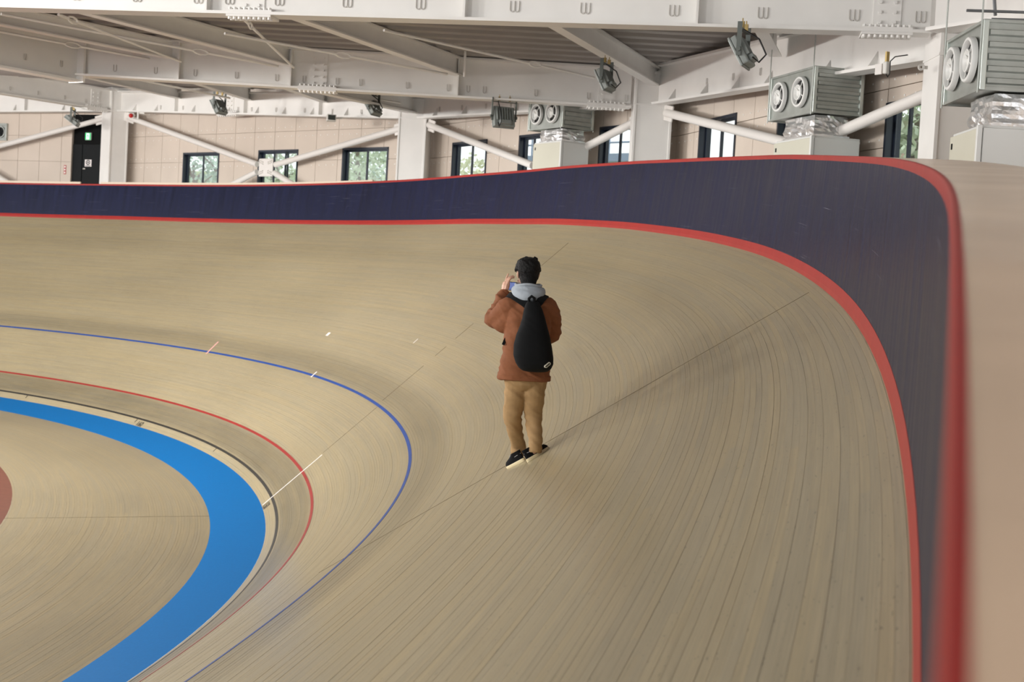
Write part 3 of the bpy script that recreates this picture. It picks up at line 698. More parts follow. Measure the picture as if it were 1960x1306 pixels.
# ------------------------------------------------------------------ ventilation boxes on cabinets
M_cab = mat('beige cabinet enamel', (200, 198, 182), 0.45, var=0.02, vscale=2)
M_cab2 = mat('white cabinet side', (216, 217, 214), 0.45)
def foil_mat():
    m = mat('crumpled foil wrap', (236, 236, 236), 0.30, 0.85, bump=0.7, bscale=9)
    return m
M_foil = foil_mat()
M_ring = mat('white plastic ring', (224, 225, 222), 0.4)
def vent_unit(corner, t, L, D, Hh, lab, gap, cabL, cabD, rib, lab2, lab3, rods=True, ringd=0.46):
    """corner: lower near front corner; t points along the box away from the camera; the fans face n"""
    n = Vector((-t.y, t.x, 0))                     # into the hall
    if n.x > 0: n = -n
    b = -n; ax = (t, n, Z); r = thing('ventilation_box', lab, 'ventilation unit', 'sheet metal ventilation boxes')
    c = corner + t * (L / 2) + b * (D / 2) + Z * (Hh / 2)
    MB().box(c, (L - 0.05, D - 0.05, Hh - 0.04), ax).build('casing', M_galv, r)
    # folded ribs on the end that faces the camera
    e = corner + b * (D / 2)
    for i in range(rib):
        z0 = Hh * (0.08 + 0.86 * i / rib); hh = Hh * 0.86 / rib
        vs = []
        for sgn in (-1, 1):
            for y_, zz in ((0.03, 0), (-0.012, hh * 0.12), (-0.012, hh * 0.5), (0.03, hh * 0.62)): vs.append(e + b * (sgn * (D / 2 - 0.06)) + t * y_ + Z * (z0 + zz))
        MB().add(vs, [(0, 1, 5, 4), (1, 2, 6, 5), (2, 3, 7, 6), (0, 3, 2, 1), (4, 5, 6, 7)]).build('rib', M_galv, r)
    # bright corner angles
    for (x, y) in ((0, 0), (L, 0), (0, D), (L, D)):
        q = corner + t * x + b * y
        MB().box(q + Z * (Hh / 2) + t * (0.02 if x == 0 else -0.02) + b * (0.02 if y == 0 else -0.02), (0.055, 0.055, Hh), ax).build('corner_angle', M_galv2, r, bevel=0.008)
    for zz in (0.012, Hh - 0.012):
        mb = MB()
        for y in (0.012, D - 0.012): mb.box(corner + t * (L / 2) + b * y + Z * zz, (L, 0.035, 0.03), ax)
        for x in (0.012, L - 0.012): mb.box(corner + t * x + b * (D / 2) + Z * zz, (0.035, D, 0.03), ax)
        mb.build('edge_flange', M_galv, r)
    for fx in (0.28, 0.74):
        q = corner + t * (L * fx) + Z * (Hh * 0.5); d = ringd / 2
        def circ(rad, off, k=28): return [q + n * off + (t * math.cos(2 * math.pi * i / k) + Z * math.sin(2 * math.pi * i / k)) * rad for i in range(k)]
        rg = MB().rings([circ(d, 0.0), circ(d, 0.035), circ(d * 0.95, 0.055), circ(d * 0.84, 0.058), circ(d * 0.78, 0.03), circ(d * 0.76, -0.005)], False).build('outlet_ring', M_ring, r, smooth=True)
        MB().add(circ(d * 0.77, 0.004), [tuple(range(28))]).build('outlet_throat', M_void, rg)
        q2 = q + t * (0.05); 
        def circ2(rad, off, k=24): return [q2 + n * off + (t * math.cos(2 * math.pi * i / k) + Z * math.sin(2 * math.pi * i / k)) * rad for i in range(k)]
        MB().rings([circ2(d * 0.50, 0.012), circ2(d * 0.50, 0.04), circ2(d * 0.44, 0.045), circ2(d * 0.34, 0.02), circ2(d * 0.32, 0.01)], True).build('nozzle', M_ring, rg, smooth=True)
        mb = MB(); 
        for a_ in (0.5, 2.1, 3.67, 5.2):
            dd = t * math.cos(a_) + Z * math.sin(a_); mb.box(q + dd * d * 0.5 + n * 0.03, (d * 0.62, 0.008, 0.014), (dd, n, dd.cross(n)))
        mb.build('spokes', M_ring, rg)
    if rods:
        for (x, y) in ((0.02, -0.02), (L - 0.02, -0.02), (0.02, D + 0.02), (L - 0.02, D + 0.02)):
            q = corner + t * x + b * y; MB().tube([q - Z * 0.03, Vector((q.x, q.y, H0 + roof_h(q.x, q.y) + 0.02))], 0.009, 6).build('hanger_rod', M_galv, r)
    settle(r, corner)
    # foil wrapped duct neck
    k = thing('duct_neck', lab2, 'duct', 'foil wrapped ducts'); c0 = corner + t * (cabL / 2 + 0.06) + b * (D / 2 + 0.02) - Z * gap; rows = []; random.seed(int(abs(corner.x * 1000)))
    for i in range(9):
        z_ = i / 8 * (gap - 0.006); ring_ = []
        for j in range(40):
            a_ = 2 * math.pi * j / 40; cx, sy = math.cos(a_), math.sin(a_); sq = max(abs(cx), abs(sy)) ** 0.85
            rx, ry = cabL * 0.40 * cx / sq, D * 0.36 * sy / sq; f_ = 1 + 0.09 * (noise.noise(Vector((cx * 3 + corner.x, sy * 3, z_ * 14))) )+ 0.04 * math.sin(i * math.pi / 8)
            ring_.append(c0 + t * rx * f_ + b * ry * f_ + Z * z_)
        rows.append(ring_)
    MB().rings(rows).build('foil_wrap', M_foil, k)
    tp = MB(); tp.rings([[c0 + t * x * 1.02 + b * y * 1.04 + Z * zz for x, y in ((-cabL * .40, -D * .36), (cabL * .40, -D * .36), (cabL * .40, D * .36), (-cabL * .40, D * .36))] for zz in (0.0, 0.03)]); tp.build('tape_collar', M_foil, k)
    settle(k, c0)
    g = thing('air_cabinet', lab3, 'cabinet', 'beige air handling cabinets'); top = corner.z - gap - 0.006; q = corner + b * 0.03 + t * 0.02; hh = top - DECK
    MB().box(Vector((q.x, q.y, 0)) + t * (cabL / 2) + b * (cabD / 2) + Z * (DECK + hh / 2), (cabL - 0.02, cabD - 0.02, hh - 0.004), ax).build('body', M_cab2, g, bevel=0.008)
    zs = [DECK + 0.05, DECK + hh * 0.40, top - 0.34 if False else DECK + hh * 0.70, top - 0.02]
    for a_, b2 in zip(zs[:-1], zs[1:]):
        MB().box(Vector((q.x, q.y, 0)) + t * (cabL / 2) + n * 0.005 + Z * ((a_ + b2) / 2), (cabL - 0.03, 0.03, b2 - a_ - 0.03), ax).build('front_panel', M_cab, g, bevel=0.006)
    MB().box(Vector((q.x, q.y, 0)) + b * (cabD / 2) - t * 0.004 + Z * (DECK + hh / 2), (0.03, cabD - 0.06, hh - 0.06), ax).build('end_panel', M_cab2, g, bevel=0.006)
    MB().box(Vector((q.x, q.y, 0)) - t * 0.006 + n * 0.006 + Z * (DECK + hh / 2), (0.05, 0.05, hh - 0.01), ax).build('corner_post', M_cab2, g, bevel=0.006)
    MB().box(Vector((q.x, q.y, 0)) + t * (cabL - 0.10) + n * 0.024 + Z * (top - 0.14), (0.03, 0.01, 0.06), ax).build('latch', M_void, g)
    settle(g, Vector((q.x, q.y, DECK)))
tCD = (cC - cD).normalized(); tBC = (cB - cC).normalized()
vent_unit(at_y(1075.5, 243, 30.2), tBC, 1.35, 0.80, 0.66, 'smallest sheet metal ventilation box, farthest away under the second beam', 0.27, 1.10, 0.72, 3, 'foil wrapped duct under the farthest ventilation box', 'beige cabinet under the farthest ventilation box, dark slot across its front')
vent_unit(at_y(1555.5, 214.5, 20.6), tCD, 1.5, 0.78, 0.665, 'sheet metal ventilation box with two round outlets, middle of the three', 0.32, 1.25, 0.78, 5, 'foil wrapped duct under the middle ventilation box', 'beige cabinet under the middle ventilation box')
vent_unit(at_y(1876, 171, 13.9), Vector((0.02, 1, 0)).normalized(), 1.30, 1.10, 0.68, 'large sheet metal ventilation box cut by the right edge of the picture', 0.33, 0.95, 1.05, 5, 'foil wrapped duct under the large near ventilation box', 'beige cabinet at the right edge under the large ventilation box')

# ------------------------------------------------------------------ floodlights
M_fl = mat('grey floodlight housing', (138, 144, 141), 0.5, var=0.06, vscale=8)
M_fl2 = mat('dark bracket', (84, 90, 86), 0.5)
M_lens = mat('floodlight lens', (215, 220, 220), 0.15)
M_brass = mat('brass clamp', (150, 130, 84), 0.4, 0.7)
M_cable = mat('black cable', (20, 20, 20), 0.5)
def floodlight(px, py, y, size, yaw, tilt, lab, clamp=True):
    """px,py: hanging point; the lens looks along yaw (from +x, ccw) and down by tilt"""
    r = thing('floodlight', lab, 'floodlight', 'roof floodlights'); P = at_y(px, py, y); a = math.radians(yaw)
    d = Vector((math.cos(a), math.sin(a), 0)); x = Vector((-d.y, d.x, 0)); tl = math.radians(tilt)
    f = d * math.cos(tl) - Z * math.sin(tl); u = x.cross(f) * -1
    if u.z < 0: u = -u
    w = size; h = size * 0.95; dep = size * 0.22; C = P - Z * (size * 0.80)
    ax = (x, f, u)
    MB().box(C, (w, dep, h), ax).build('housing', M_fl, r, bevel=0.02)
    MB().box(C + f * (dep / 2 + 0.012), (w * 1.04, 0.03, h * 1.04), ax).build('lens_frame', M_fl, r, bevel=0.01)
    MB().box(C + f * (dep / 2 + 0.03), (w * 0.9, 0.01, h * 0.9), ax).build('lens', M_lens, r)
    for i in range(7): MB().box(C - f * (dep / 2 + 0.018) + x * (w * (-0.36 + 0.12 * i)) + u * h * 0.08, (0.012, 0.05, h * 0.62), ax).build('cooling_fin', M_fl, r)
    MB().box(C - f * (dep / 2 + 0.035) - u * h * 0.34, (w * 0.55, 0.07, h * 0.2), ax).build('driver_box', M_fl, r, bevel=0.01)
    mb = MB()
    for k in (-1, 1):
        e = C + x * (k * (w / 2 + 0.03)); mb.box((e + P - Z * 0.06 + x * (k * (w / 2 + 0.03))) / 2, (0.012, 0.06, (e - P).length + 0.02), (x, d, Z))
        mb.tube([e - x * k * 0.02, e + x * k * 0.03], 0.03, 8)
    mb.box(P - Z * 0.06, (w + 0.08, 0.06, 0.014), (x, d, Z)); mb.build('yoke', M_fl2, r)
    if clamp:
        for k in (-1, 1):
            q = P + x * (k * w * 0.25); MB().box(q + Z * 0.0, (0.03, 0.05, 0.08), (x, d, Z)).build('clamp', M_brass, r); MB().tube([q + Z * 0.03, q + Z * 0.08], 0.008, 6).build('clamp_bolt', M_brass, r)
    e = C + x * (w * 0.36) - f * (dep / 2 + 0.05) - u * (h * 0.40)
    MB().tube([e, e - u * 0.10 - f * 0.04, e - u * 0.06 - f * 0.16, e + u * 0.15 - f * 0.17, P - Z * 0.05 + x * w * 0.3], 0.012, 6).build('cable', M_cable, r, smooth=True)
    settle(r, P)
floodlight(1425, 50, 17.75, 0.40, 158, 30, 'large grey floodlight clamped under the long main beam near the middle ventilation box')
P1z = 24.6
floodlight(1162, 117, 24.2, 0.40, 155, 28, 'grey floodlight hanging from the purlin above the bend column')
floodlight(966, 190, 28.3, 0.44, 110, 18, 'grey floodlight with brass clamps under the second beam beside the far ventilation box')
floodlight(716, 178, 33.4, 0.42, 155, 35, 'grey floodlight under the second beam left of the centre column')
floodlight(421, 179, 38.3, 0.44, 155, 32, 'grey floodlight near the wall beam above the leftmost window')
floodlight(140, 208, 44.6, 0.46, 185, 55, 'pale floodlight under the beam beside the black exit door')

# ------------------------------------------------------------------ small fittings on the wall beams
M_lamp = mat('pale fitting', (216, 214, 208), 0.45)
def small_box(u, v, y, sz, lab, cat, yaw=0, face=None):
    a = math.radians(yaw); x = Vector((math.cos(a), math.sin(a), 0)); n = Vector((x.y, -x.x, 0)); ax = (x, n, Z); c = at_y(u, v, y); r = thing(lab[0], lab[1], cat)
    MB().box(c, sz, ax).build('case', M_lamp, r, bevel=0.015)
    if face: MB().box(c + n * (sz[1] / 2 + 0.004), (sz[0] * 0.78, 0.012, sz[2] * 0.74), ax).build('dark_front', mat('dark grille', (44, 50, 46), 0.6), r)
    return r, c, ax
r, c, ax = small_box(634, 226, 37.6, (0.24, 0.30, 0.17), ('speaker_box', 'small white box with a dark front on the wall beam above the third window'), 'speaker', 12, True)
mb = MB(); mb.tube([c + ax[0] * 0.12, c + ax[0] * 0.30 + Z * 0.02], 0.02, 8); mb.box(c + ax[0] * 0.02 + Z * 0.13, (0.04, 0.10, 0.16), ax); mb.build('bracket', M_lamp, r); settle(r, c)
r = thing('alarm_lamp', 'round red alarm lamp on the wall beam beside the left column', 'lamp'); c = at_y(251, 221.5, 45.0)
mb = MB()
mb.rings([[c + Vector((math.cos(2 * math.pi * i / 16) * rr, -yy, math.sin(2 * math.pi * i / 16) * rr)) for i in range(16)] for rr, yy in ((0.07, 0), (0.07, 0.03), (0.055, 0.07), (0.02, 0.09))]); mb.build('red_dome', mat('red alarm plastic', (190, 34, 34), 0.25), r, smooth=True)
MB().box(c + Vector((0, 0.03, 0.0)), (0.18, 0.06, 0.18)).build('back_plate', M_lamp, r, bevel=0.01); mb = MB(); mb.box(c + Vector((0.20, 0.05, 0.02)), (0.05, 0.05, 0.22)); mb.box(c + Vector((0.33, 0.05, 0.13)), (0.16, 0.10, 0.10)); mb.build('junction_box', M_lamp, r); settle(r, c)
r, c, ax = small_box(1697, 130, 18.7, (0.07, 0.08, 0.16), ('sensor_box', 'small white sensor with a looped cable under the beam beside the near column'), 'sensor', -60)
MB().tube([c - Z * 0.08, c - Z * 0.12 + ax[0] * 0.03, c - Z * 0.08 + ax[0] * 0.06, c + Z * 0.08 + ax[0] * 0.06, c + Z * 0.13 + ax[0] * 0.14, c + Z * 0.13 + ax[0] * 0.36], 0.008, 6).build('cable', M_cable, r, smooth=True)
MB().box(c + Z * 0.14, (0.03, 0.05, 0.14), ax).build('clamp', M_brass, r); MB().box(c - ax[0] * 0.10 + Vector((0, 0.12, 0.01)), (0.12, 0.02, 0.14), ax).build('back_plate', M_brace, r); settle(r, c)
r = thing('lifting_lug', 'round white washer plate on the near column', 'lug'); c = at_y(1763.5, 128.5, 17.6)
def cr(rad, off): return [c + Vector((math.cos(2 * math.pi * i / 20) * rad, off, math.sin(2 * math.pi * i / 20) * rad)) for i in range(20)]
MB().rings([cr(0.016, 0.02), cr(0.016, -0.01), cr(0.04, -0.015), cr(0.04, 0.02)], False).build('washer', M_lamp, r, smooth=True); MB().box(c + Vector((0.05, 0.01, 0)), (0.06, 0.02, 0.04)).build('tab', M_lamp, r); settle(r, c)
# pipes under the roof at the upper right
M_pipe = mat('dark grey conduit', (120, 122, 124), 0.45)
for i, (a, b_, y, rr, lab) in enumerate((((1850, 20), (1975, 24), 15.4, 0.016, 'horizontal grey conduit above the large ventilation box'), ((1898, 36), (1975, 38), 15.6, 0.012, 'thin lower conduit behind the large ventilation box'), ((1902, -20), (1905, 30), 15.5, 0.02, 'short upright conduit above the large ventilation box'))):
    o = MB().tube([at_y(a[0], a[1], y), at_y(b_[0], b_[1], y)], rr, 8).build('conduit', M_pipe, None, smooth=True); place(o, at_y(a[0], a[1], y)); tag(o, lab, 'pipe', 'roof conduits')

# ------------------------------------------------------------------ outside the windows
M_leaf = [mat('leaves %d' % i, c, 0.8, var=0.22, vscale=2.5) for i, c in enumerate(((214, 226, 204), (226, 230, 200), (196, 212, 200), (232, 222, 190)))]
M_bark = mat('pale bark', (150, 140, 132), 0.9)
M_grass = mat('pale hillside', (150, 160, 120), 0.9, var=0.25, vscale=0.6)
mb = MB(); gx = []
for (x, y) in ((-60, 56), (-24, 53.5), (-11, 49), (0, 40), (6, 31), (9.5, 20), (10, 4)):
    gx.append((x, y))
def outn(i):
    a = Vector(gx[max(0, i - 1)] + (0,)); b_ = Vector(gx[min(len(gx) - 1, i + 1)] + (0,)); t = (b_ - a).normalized(); return Vector((-t.y, t.x, 0))
rows = []
for i, (x, y) in enumerate(gx):
    n = outn(i); base = Vector((x, y, 3.9)); rows.append([base, base + n * 3 + Z * 0.3, base + n * 9 + Z * 1.8, base + n * 20 + Z * 4.5])
c = 4; mb.add([v for r_ in rows for v in r_], [(i * c + k, i * c + c + k, i * c + c + k + 1, i * c + k + 1) for i in range(len(rows) - 1) for k in range(c - 1)])
tag(mb.build('hillside', M_grass, None, smooth=True), 'pale green hillside outside the windows', 'hillside', kind='structure')
def tree(c, hgt, rad, m, lab, nleaf=1500, seed=1):
    random.seed(seed); r = thing('tree', lab, 'tree', 'trees outside the windows'); mb = MB()
    mb.tube([c, c + Z * hgt * 0.5 + Vector((0.15, 0, 0)), c + Z * hgt * 0.9], [0.16, 0.11, 0.04], 8)
    for i in range(6):
        an = i * 1.1 + seed; h0 = hgt * (0.35 + 0.08 * i); e = c + Z * (h0 + hgt * 0.22) + Vector((math.cos(an), math.sin(an), 0)) * rad * 0.75
        mb.tube([c + Z * h0, (c + Z * h0 + e) / 2 + Z * 0.1, e], [0.06, 0.04, 0.015], 6)
    mb.build('trunk', M_bark, r, smooth=True)
    lf = MB()
    for i in range(nleaf):
        v = Vector((random.gauss(0, 1), random.gauss(0, 1), random.gauss(0, 1))).normalized() * (random.random() ** 0.4)
        q = c + Z * hgt * 0.62 + Vector((v.x * rad, v.y * rad, v.z * hgt * 0.48)); a = Vector((random.gauss(0, 1), random.gauss(0, 1), random.gauss(0, 1))).normalized(); b_ = a.cross(Vector((random.gauss(0, 1), random.gauss(0, 1), random.gauss(0, 1)))).normalized(); s_ = random.uniform(0.06, 0.13)
        lf.add([q - a * s_, q + b_ * s_ * 0.6, q + a * s_, q - b_ * s_ * 0.6], [(0, 1, 2, 3)])
    o = lf.build('foliage', m, r); o['kind'] = 'stuff'; settle(r, c)
def beyond(u, dist, z=4.0):
    w = at_y(u, 320, dist); return Vector((w.x, w.y, z))
tree(beyond(370, 50), 3.6, 0.9, M_leaf[2], 'thin bare-branched tree outside the window nearest the black door', 220, 3)
tree(beyond(420, 52), 4.2, 1.6, M_leaf[2], 'grey green tree just right of the bare tree outside', 1300, 4)
tree(beyond(525, 47.5), 4.4, 1.5, M_leaf[0], 'green tree outside the window behind the brace plate', 1800, 5)
tree(beyond(680, 45), 4.5, 1.5, M_leaf[0], 'bushy green tree outside the left half of the third window', 1800, 6)
tree(beyond(752, 50), 4.8, 1.5, M_leaf[2], 'darker tree outside the right half of the third window', 1500, 7)
tree(beyond(890, 42), 3.2, 1.3, M_leaf[1], 'yellow green tree outside the window right of the centre column', 1600, 8)
tree(beyond(1190, 36), 2.3, 1.5, M_leaf[1], 'low shrub outside the window beside the bend column', 1500, 9)
tree(beyond(1748, 22.5), 3.2, 0.9, M_leaf[0], 'shrub with green leaves outside the large near window', 1400, 10)
# pale retaining wall of brick courses outside the right windows
M_brick = [mat('pale brick %d' % i, c, 0.9) for i, c in enumerate(((232, 210, 196), (236, 222, 212), (226, 200, 184)))]
r = thing('retaining_wall', 'pale brick retaining wall outside the right hand windows', 'wall', kind='structure')
a = beyond(1290, 33, 3.9); b_ = beyond(1840, 23.0, 3.9); t = (b_ - a).normalized(); n = Vector((t.y, -t.x, 0)); Lr = (b_ - a).length
MB().box(a + t * (Lr / 2) - n * 0.12 + Z * 1.3, (Lr, 0.2, 2.6), (t, n, Z)).build('wall_core', mat('brick mortar', (214, 206, 200), 0.9), r)
bm0 = {}
random.seed(5)
for j in range(9):
    nn = int(Lr / 0.62)
    for i in range(nn):
        k = random.randrange(3); key = k
        if key not in bm0: bm0[key] = MB().box((0, 0, 0), (0.60, 0.06, 0.26)).build('brick', M_brick[k], r); o = bm0[key]
        else: o = bm0[key].copy(); COL.objects.link(o)
        q = a + t * (0.35 + i * 0.62 + (0.31 if j % 2 else 0)) + Z * (0.16 + j * 0.285) + n * random.uniform(0, 0.02); o.parent = r; o.location = q; o.rotation_euler = (0, 0, math.atan2(t.y, t.x))
settle(r, a)
# footbridge seen through the window beside the bend column
r = thing('footbridge', 'pale blue grey footbridge with railing outside the window beside the bend column', 'bridge'); a = beyond(1010, 43, 0); b_ = beyond(1260, 39.5, 0); t = (b_ - a).normalized(); n = Vector((t.y, -t.x, 0)); Lr = (b_ - a).length; zb = at_y(1180, 288, 38).z
M_br = mat('bridge steel', (150, 166, 190), 0.6)
MB().box(a + t * (Lr / 2) + Z * zb, (Lr, 0.8, 0.22), (t, n, Z)).build('deck_girder', M_br, r)
for zz in (0.42, 0.78): MB().tube([a + Z * (zb + zz) + n * 0.38, b_ + Z * (zb + zz) + n * 0.38], 0.03, 6).build('handrail', M_br, r)
for i in range(5): MB().tube([a + t * (Lr * (i + 0.5) / 5) + n * 0.38 + Z * zb, a + t * (Lr * (i + 0.5) / 5) + n * 0.38 + Z * (zb + 0.8)], 0.03, 6).build('railing_post', M_br, r)
for i in (0.15, 0.85): MB().tube([a + t * (Lr * i) + Z * 4.0, a + t * (Lr * i) + Z * zb], 0.14, 8).build('pier', M_br, r)
settle(r, a + Z * 4)

# ------------------------------------------------------------------ unseen fill lamps added over the infield to light the hall
M_fill = mat('added lamp diffuser', (250, 248, 240), 0.4, emit=(255, 250, 238), estr=2.0)
LAMP_W = 800.0
LAMPS = ((-9, 5, (2, 15, 4.2), 0.42), (-13, 13, (2, 28, 6.5), 0.55), (-17, 7, (3, 22, 6.5), 0.5), (-18, 22, (-2, 36, 7), 1), (-24, 12, (0, 32, 7), 0.8), (-24, 26, (-8, 42, 7), 1), (-30, 20, (-14, 45, 7), 1), (-30, 32, (-18, 47, 7), 1), (-22, 3, (1, 22, 6), 0.5), (-14.5, 25, (1, 30, 7), 0.7), (-13.5, 23.5, (-7, 20, 0), 0.5), (-20, 28, (-14, 30, 0), 0.45))
for i, (x, y, tg, pw) in enumerate(LAMPS):
    r = thing('added_fill_lamp', 'flat unseen fill lamp added under the hall roof, above the infield', 'lamp', 'added fill lamps'); c = Vector((x, y, H0 + 3.1))
    dv = (Vector(tg) - c).normalized(); ex = dv.cross(Z).normalized(); ey = dv.cross(ex)
    MB().box(c - dv * 0.06, (1.24, 0.94, 0.10), (ex, ey, dv)).build('housing', M_lamp, r, bevel=0.02); MB().box(c, (1.18, 0.88, 0.02), (ex, ey, dv)).build('diffuser', M_fill, r)
    MB().tube([c - dv * 0.1, Vector((x, y, H0 + 4.32))], 0.012, 6).build('hanger', M_galv, r)
    ld = bpy.data.lights.new('lamp_light', 'AREA'); ld.shape = 'RECTANGLE'; ld.size = 1.2; ld.size_y = 0.9; ld.energy = LAMP_W * pw; ld.color = (1.0, 0.975, 0.94)
    lo = bpy.data.objects.new('lamp_light', ld); COL.objects.link(lo); lo.rotation_euler = dv.to_track_quat('-Z', 'Y').to_euler(); lo.location = c + dv * 0.03; lo.parent = r
    settle(r, c)

# ------------------------------------------------------------------ the person photographing the track
PB = at_y(1003, 893, 11.60)
def W(x, y, h): return PB + Vector((x, y, h))
def loc(u, v): return (u - 1003 - 0.0557 * (893 - v)) / 234.0, (893 - v) / 234.0
def ring_pts(c, rx, ry, n=24, sq=1.0, nrm=None, xdir=None):
    X = xdir or Vector((1, 0, 0)); Nn = nrm or Z; Y = Nn.cross(X).normalized(); X = Y.cross(Nn).normalized(); out = []
    for k in range(n):
        a = 2 * math.pi * k / n; cx, sy = math.cos(a), math.sin(a)
        if sq != 1.0: cx = math.copysign(abs(cx) ** sq, cx); sy = math.copysign(abs(sy) ** sq, sy)
        out.append(c + X * (rx * cx) + Y * (ry * sy))
    return out
def limb(pts, radii, n=16):
    """tapered tube through smooth interpolated joints"""
    P = [Vector(p) for p in pts]; pp, rr = [], []
    for i in range(len(P) - 1):
        p0 = P[max(0, i - 1)]; p1 = P[i]; p2 = P[i + 1]; p3 = P[min(len(P) - 1, i + 2)]
        for k in range(6):
            t = k / 6; pp.append(0.5 * ((2 * p1) + (p2 - p0) * t + (2 * p0 - 5 * p1 + 4 * p2 - p3) * t * t + (3 * p1 - p0 - 3 * p2 + p3) * t ** 3)); rr.append(radii[i] + (radii[i + 1] - radii[i]) * t)
    pp.append(P[-1]); rr.append(radii[-1]); return MB().tube(pp, rr, n)
def fuse(parts, name, m, parent, voxel=0.010, smooth=3, wrinkle=0.0, wscale=14.0, wdir=None, seed=0.0):
    mb = MB()
    for p in parts: mb.add(p.v, p.f)
    o = mb.build(name, m); rm = o.modifiers.new('r', 'REMESH'); rm.mode = 'VOXEL'; rm.voxel_size = voxel; sm = o.modifiers.new('s', 'SMOOTH'); sm.iterations = smooth; sm.factor = 0.5
    bpy.context.view_layer.update(); dg = bpy.context.evaluated_depsgraph_get(); me = bpy.data.meshes.new_from_object(o.evaluated_get(dg)); old = o.data; bpy.data.objects.remove(o); bpy.data.meshes.remove(old)
    me.name = name
    if wrinkle > 0:
        nr = [v.normal.copy() for v in me.vertices]
        for v, n_ in zip(me.vertices, nr):
            q = v.co - PB; k = Vector((q.x * wscale * 0.6, q.y * wscale * 0.6, q.z * wscale * 1.6 + q.x * wscale * 0.9)) + Vector((seed, 0, 0))
            a = 1 - abs(noise.noise(k)) * 2; b_ = noise.noise(k * 0.45)
            v.co += n_ * (wrinkle * (a * 0.6 + b_))
    for p in me.polygons: p.use_smooth = True
    me.materials.clear(); me.materials.append(m); o = bpy.data.objects.new(name, me); COL.objects.link(o); o.parent = parent; return o
M_skin = mat('skin', (214, 170, 146), 0.5, var=0.04, vscale=20)
M_hair = mat('black hair', (10, 9, 9), 0.6, spec=0.25, var=0.3, vscale=40, bump=0.5, bscale=120)
M_jkt = mat('rust brown cloth', (130, 78, 46), 0.85, var=0.07, vscale=30, bump=0.15, bscale=250)
M_hood = mat('light grey jersey', (164, 172, 180), 0.9, var=0.05, vscale=40, bump=0.2, bscale=250)
M_trs = mat('tan cotton twill', (164, 132, 90), 0.85, var=0.06, vscale=30, bump=0.12, bscale=250)
M_blkc = mat('black canvas', (9, 11, 13), 0.85, spec=0.25, var=0.15, vscale=20, bump=0.1, bscale=200)
M_sole = mat('cream rubber sole', (226, 212, 172), 0.55)
M_lace = mat('white stitching', (196, 196, 198), 0.7)

# hands first (they belong to the one continuous body)
def hand_parts(wrist, palm_dir, finger_dir, thumb_dir, side, fist=0.5, lens=(0.075, 0.085, 0.08, 0.062)):
    pd = palm_dir.normalized(); fd = finger_dir.normalized(); sd = fd.cross(pd).normalized() * side; out = []
    palm = wrist + fd * 0.045
    out.append(limb([wrist - fd * 0.04, wrist, palm, palm + fd * 0.035], [0.026, 0.027, 0.034, 0.030], 12))
    out.append(MB().box(palm + fd * 0.008, (0.074, 0.026, 0.075), (sd, pd, fd)))
    for i, L in enumerate(lens):
        fist = (0.12, 0.55, 0.62, 0.68)[i] if fist < 0.48 or i else fist
        b0 = palm + fd * 0.04 + sd * (0.033 - 0.022 * i); c1 = b0 + (fd * (1 - fist * 0.3) + pd * fist * 0.5).normalized() * L * 0.5; c2 = c1 + (fd * (1 - fist) + pd * fist * 1.1).normalized() * L * 0.32; c3 = c2 + (fd * (0.7 - fist) + pd * fist * 1.2).normalized() * L * 0.26
        out.append(limb([b0 - fd * 0.02, b0, c1, c2, c3], [0.0088, 0.0085, 0.0080, 0.0074, 0.0062], 10))
    tb = palm + sd * 0.034 - fd * 0.01; t1 = tb + (thumb_dir.normalized() * 0.6 + fd * 0.5).normalized() * 0.035; t2 = t1 + (thumb_dir.normalized() * 0.35 + fd * 0.7 + pd * 0.3).normalized() * 0.028
    out.append(limb([tb - sd * 0.015, tb, t1, t2], [0.013, 0.0125, 0.0105, 0.008], 10)); return out
HX, HH = -0.058, 1.585
HC = W(HX, 0.05, HH)
lw = W(-0.243, 0.29, 1.425); rw = W(-0.055, 0.30, 1.405); PH = W(-0.145, 0.345, 1.470)
body = [limb([W(-0.03, 0, 0.80), W(-0.03, 0, 1.0), W(-0.035, 0.0, 1.2), W(-0.045, 0.01, 1.36)], [0.12, 0.12, 0.13, 0.09])]
body += [limb([W(-0.045, 0.01, 1.34), W(-0.055, 0.03, 1.45), W(-0.06, 0.045, 1.53)], [0.065, 0.056, 0.055])]
hd = MB(); rows = []
for h_, rx, ry, cy in ((-0.118, 0.030, 0.035, 0.060), (-0.108, 0.044, 0.055, 0.045), (-0.085, 0.056, 0.076, 0.022), (-0.05, 0.066, 0.090, 0.006), (-0.01, 0.073, 0.096, 0.0), (0.03, 0.077, 0.098, -0.004), (0.065, 0.074, 0.092, -0.006), (0.092, 0.058, 0.072, -0.006), (0.107, 0.034, 0.044, -0.006), (0.112, 0.012, 0.016, -0.006)):
    rows.append(ring_pts(HC + Vector((0, cy, h_)), rx, ry, 24))
hd.rings(rows); body.append(hd)
yaw = math.radians(14); fdir = Vector((-math.sin(yaw), math.cos(yaw), 0)); rdir = Vector((math.cos(yaw), math.sin(yaw), 0))
body.append(limb([HC + fdir * 0.085 + Z * 0.005, HC + fdir * 0.106 - Z * 0.018, HC + fdir * 0.112 - Z * 0.036, HC + fdir * 0.09 - Z * 0.046], [0.008, 0.011, 0.015, 0.010], 10))      # nose
